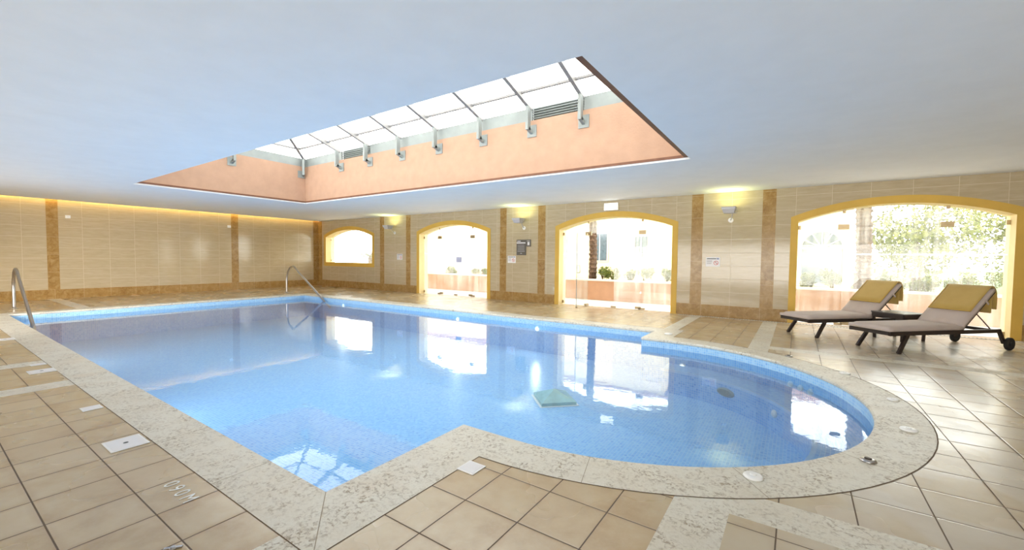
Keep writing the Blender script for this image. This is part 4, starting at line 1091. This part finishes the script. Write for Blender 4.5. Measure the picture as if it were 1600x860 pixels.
# ------------------------------------------------------------------ outside
YP = 12.45
o = MB().box(XA - 3, XR + 6, YG, YP, -.12, -.004).build('floor', M['patio']); o['kind'] = 'structure'
o = MB().add([(-60, YP, -.02), (60, YP, -.02), (60, 90, -.02), (-60, 90, -.02)], [(0, 1, 2, 3)]).build('floor', M['grass']); o['kind'] = 'structure'
def planter():
    r = empty('planter_wall', (-4, YP, 0), 0, 'long low salmon planter wall with pale coping outside behind the arches', 'garden wall')
    mb = MB(); mb.box(-16, 10, 0, .18, 0, .60); mb.build('front_wall', M['planter'], r)
    mb = MB(); mb.box(-16, 10, -.03, .22, .60, .65); mb.build('coping', M['stonewhite'], r, bevel=.006)
    o = MB().box(-20, 6, YP + .225, YP + 1.6, .0, .55).build('floor', M['soil']); o['kind'] = 'structure'
planter()
def shrub(x, y, z, w, h, n, seed, label, mat='leafL', name='shrub', leaf=.05, group='shrubs in the planter', cat='shrub', flat=1.0):
    rnd = random.Random(seed); r = empty(name, (x, y, z), 0, label, cat, group)
    st = MB()
    for k in range(5):
        a = rnd.uniform(0, 2 * PI); q = rnd.uniform(.1, .5) * w; st.tube([(0, 0, 0), (q * .4 * math.cos(a), q * .4 * math.sin(a) * flat, h * .4), (q * math.cos(a), q * math.sin(a) * flat, h * .8)], [.012, .009, .004], 5)
    st.build('stem', M['stem'], r)
    lf = MB()
    blobs = [(rnd.uniform(-.5, .5) * w, rnd.uniform(-.5, .5) * w * flat, rnd.uniform(.35, .8) * h, rnd.uniform(.25, .45)) for _ in range(7)]
    for k in range(n):
        b = rnd.choice(blobs); th, ph = rnd.uniform(0, 2 * PI), math.acos(rnd.uniform(-1, 1)); rr = b[3] * rnd.uniform(.6, 1) ; 
        p = Vector((b[0] + rr * w * .7 * math.sin(ph) * math.cos(th), b[1] + rr * w * .7 * math.sin(ph) * math.sin(th) * flat, b[2] + rr * h * .7 * math.cos(ph)))
        if p.z < .02: p.z = .02 + rnd.random() * .1
        d = Vector((rnd.gauss(0, 1), rnd.gauss(0, 1), rnd.gauss(.3, .8))).normalized(); s = d.cross(Vector((rnd.gauss(0, 1), rnd.gauss(0, 1), rnd.gauss(0, 1)))).normalized()
        q = leaf * rnd.uniform(.6, 1.3)
        lf.add([p, p + d * q * .5 + s * q * .25, p + d * q, p + d * q * .5 - s * q * .25], [(0, 1, 2, 3)])
    tag(lf.build('foliage', M[mat], r, fix=False), kind='stuff')
    return r
rows = [(-5.35, 13.25, .36, .30, 'leafy shrub touching the foot of the slim palm behind the third arch'),
        (-4.9, 12.95, .40, .36, 'bushy bright shrub just right of the slim palm behind the third arch'),
        (-4.4, 13.3, .40, .28, 'low yellowish shrub left of the middle of the third arch view'),
        (-3.9, 12.95, .42, .34, 'rounded shrub in the middle of the third arch view'),
        (-3.30, 13.3, .36, .30, 'small shrub right of the middle of the third arch view'),
        (-2.70, 13.0, .40, .36, 'shrub at the right side of the third arch view'),
        (-12.1, 13.2, .60, .24, 'low shrub at the left side of the second arch view'),
        (-10.3, 13.2, .60, .22, 'low shrub at the right side of the second arch view'),
        (.30, 13.1, .36, .30, 'small shrub by the left jamb in the widest arch view'),
        (.72, 13.0, .40, .40, 'leafy shrub left of the thick palm behind the widest arch view'),
        (1.85, 13.1, .40, .30, 'low shrub right of the thick palm, behind the farther lounger'),
        (2.45, 13.2, .36, .26, 'small shrub between the two lounger backs'),
        (2.98, 13.0, .42, .36, 'bushy shrub behind the nearer lounger back'),
        (3.7, 13.2, .46, .42, 'shrub at the right end of the widest arch view')]
for i, (x, y, w, h, lb) in enumerate(rows): shrub(x, y, .552, w * 1.08, h * 1.5, 1300, i, lb)

def palm(x, y, z0, h, rad, label, seed):
    rnd = random.Random(seed); r = empty('palm_tree', (x, y, z0), 0, label, 'palm tree', 'palms in the planter')
    mb = MB(); pts = []; rs = []; n = int(h / .05)
    for k in range(n + 1): pts.append((.02 * math.sin(k * .11), 0, h * k / n)); rs.append(rad * (1.12 if k % 3 == 0 else .95) * (1 - .15 * k / n))
    mb.tube(pts, rs, 16)
    for k in range(n * 3):       # stubs of old fronds
        zz = h * k / (n * 3); a = k * 2.4; d = Vector((math.cos(a), math.sin(a), 0)); p = Vector((0, 0, zz)) + d * rad * .95
        t = Vector((-d.y, d.x, 0)) * rad * .32
        mb.add([p - t, p + t, p + d * rad * .22 + Vector((0, 0, .07)), ], [(0, 1, 2)])
    mb.build('trunk', M['bark'], r)
    for k in range(16):
        a = k * 2.399; el = rnd.uniform(.1, 1.1); fm = MB(); d = Vector((math.cos(a), math.sin(a), 0)); L = rnd.uniform(1.5, 2.1); prev = None; n2 = 18
        sd = Vector((-d.y, d.x, 0)); spine = []
        for i in range(n2 + 1):
            t = i / n2; spine.append(Vector((0, 0, h)) + d * L * t * math.cos(el * (1 - t * .6)) + Vector((0, 0, L * (math.sin(el) * t - 1.05 * t * t))))
        fm.tube(spine, [.02 * (1 - i / n2) + .004 for i in range(n2 + 1)], 5)
        for i in range(2, n2 + 1):
            for s in (-1, 1):
                p = spine[i]; ln = .42 * math.sin(PI * min(1, i / n2 * .9 + .1)); tip = p + sd * s * ln + d * ln * .45 - Vector((0, 0, ln * .45))
                fm.add([p, p + d * .03, tip], [(0, 1, 2)])
        fm.build('frond', M['frond'], r, fix=False)
palm(-5.72, 13.25, .552, 4.2, .13, 'slim palm tree with rough brown trunk seen through the third arch', 1)
palm(1.32, 13.35, .552, 4.6, .165, 'thick palm tree with rough trunk seen through the widest arch behind the farther lounger', 2)
palm(-19.7, 14.9, -.02, 1.3, .14, 'short palm tree whose crown shows in the small arched window', 3)

def tree(x, y, h, w, seed, label, mat='leafD'):
    rnd = random.Random(seed); r = empty('garden_tree', (x, y, 0), 0, label, 'tree', 'trees in the garden beyond the planter')
    mb = MB(); mb.tube([(0, 0, 0), (.1, 0, h * .3), (0, .1, h * .6)], [.16, .12, .06], 8); mb.build('trunk', M['bark'], r, smooth=True)
    lf = MB(); blobs = [(rnd.uniform(-.4, .4) * w, rnd.uniform(-.4, .4) * w, rnd.uniform(.35, .8) * h, rnd.uniform(.25, .42) * w) for _ in range(12)]
    for k in range(5000):
        b = rnd.choice(blobs); th, ph = rnd.uniform(0, 2 * PI), math.acos(rnd.uniform(-1, 1)); rr = b[3] * rnd.uniform(.75, 1.05)
        p = Vector((b[0] + rr * math.sin(ph) * math.cos(th), b[1] + rr * math.sin(ph) * math.sin(th), b[2] + rr * math.cos(ph) * .8))
        if p.z < .15: continue
        d = Vector((rnd.gauss(0, 1), rnd.gauss(0, 1), rnd.gauss(.2, .8))).normalized(); s = d.cross(Vector((rnd.gauss(0, 1), rnd.gauss(0, 1), rnd.gauss(0, 1)))).normalized(); q = .14 * rnd.uniform(.6, 1.3)
        lf.add([p, p + d * q * .5 + s * q * .3, p + d * q, p + d * q * .5 - s * q * .3], [(0, 1, 2, 3)])
    tag(lf.build('crown', M[mat], r, fix=False), kind='stuff')
tree(3.3, 19.5, 3.6, 2.6, 11, 'rounded green tree beyond the nearer lounger, right of the thick palm')
tree(7.2, 22.5, 4.6, 3.0, 12, 'tall green tree at the far right of the widest arch view')

def villa(x0, x1, y, h, mat, label, wins, roof=True, archs=()):
    cx = (x0 + x1) / 2; r = empty('garden_building', (cx, y, 0), 0, label, 'building', 'buildings across the garden')
    hw = (x1 - x0) / 2; mb = MB(); mb.box(-hw, hw, 0, 5, 0, h); mb.build('wall', M[mat], r)
    if roof: mb = MB(); mb.prism([(-.3, h), (5.3, h), (2.5, h + 1.1)], lambda a, b: (-hw - .3, a, b), lambda a, b: (hw + .3, a, b)); mb.build('roof', M['rooftile'], r)
    for wx, wz, ww, wh in wins:
        x_ = wx - cx; mb = MB(); mb.box(x_ - ww / 2 - .08, x_ + ww / 2 + .08, -.06, -.005, wz - wh / 2 - .08, wz + wh / 2 + .08); f = mb.build('window_surround', M['facade2'], r)
        mb = MB(); mb.box(x_ - ww / 2, x_ + ww / 2, -.075, -.062, wz - wh / 2, wz + wh / 2); mb.build('window_pane', M['winglass'], f)
        mb = MB(); mb.box(x_ - .02, x_ + .02, -.09, -.076, wz - wh / 2, wz + wh / 2); mb.build('glazing_bar', M['white'], f)
    for wx, z0, ww, zs in archs:
        x_ = wx - cx; pl = [(x_ - ww / 2, z0), (x_ + ww / 2, z0)] + [(x_ + ww / 2 * math.cos(t * PI / 12), zs + ww / 2 * math.sin(t * PI / 12)) for t in range(0, 13)]
        mb = MB(); mb.prism(pl, lambda a, b: (a, -.03, b), lambda a, b: (a, -.005, b)); f = mb.build('arched_window', M['winglass'], r)
        mb = MB()
        for t in range(1, 6): mb.bar((x_, -.05, zs), (x_ + ww / 2 * math.cos(t * PI / 6), -.05, zs + ww / 2 * math.sin(t * PI / 6)), .03, .04)
        mb.bar((x_ - ww / 2, -.05, zs), (x_ + ww / 2, -.05, zs), .03, .06); mb.build('fan_bars', M['white'], f)
villa(-16, -6.0, 24, 6.0, 'facade', 'pale yellow building with tall windows beyond the third arch', [(-9.9, 2.0, .9, 1.6), (-7.4, 2.0, .7, 1.2), (-12.5, 2.0, .9, 1.4)])
villa(-1.5, 2.0, 24, 4.6, 'facade', 'cream garden pavilion with fan-lit arched window seen through the widest arch', [], True, [(0.9, .3, 1.5, 1.9)])
villa(-30, -17.5, 26, 5, 'facade2', 'rose rendered building beyond the second arch', [(-20, 2.1, 1.0, 1.5), (-23, 2.1, 1.0, 1.5), (-26, 2.1, 1, 1.5)])
def post(x, y, label):
    r = empty('garden_post', (x, y, 0), 0, label, 'post', 'slim posts behind the planter')
    MB().tube([(0, 0, 0), (0, 0, 1.1)], .02, 8).build('shaft', M['dgrey'], r); MB().lathe([(.03, 1.1), (.03, 1.13), (.01, 1.16)], (0, 0, 0), 'z', 10).build('cap', M['dgrey'], r)
post(1.72, 14.5, 'slim grey post left of the three behind the farther lounger')
post(2.1, 14.5, 'slim grey post in the middle of the three behind the farther lounger')
post(2.5, 14.5, 'slim grey post right of the three behind the farther lounger')
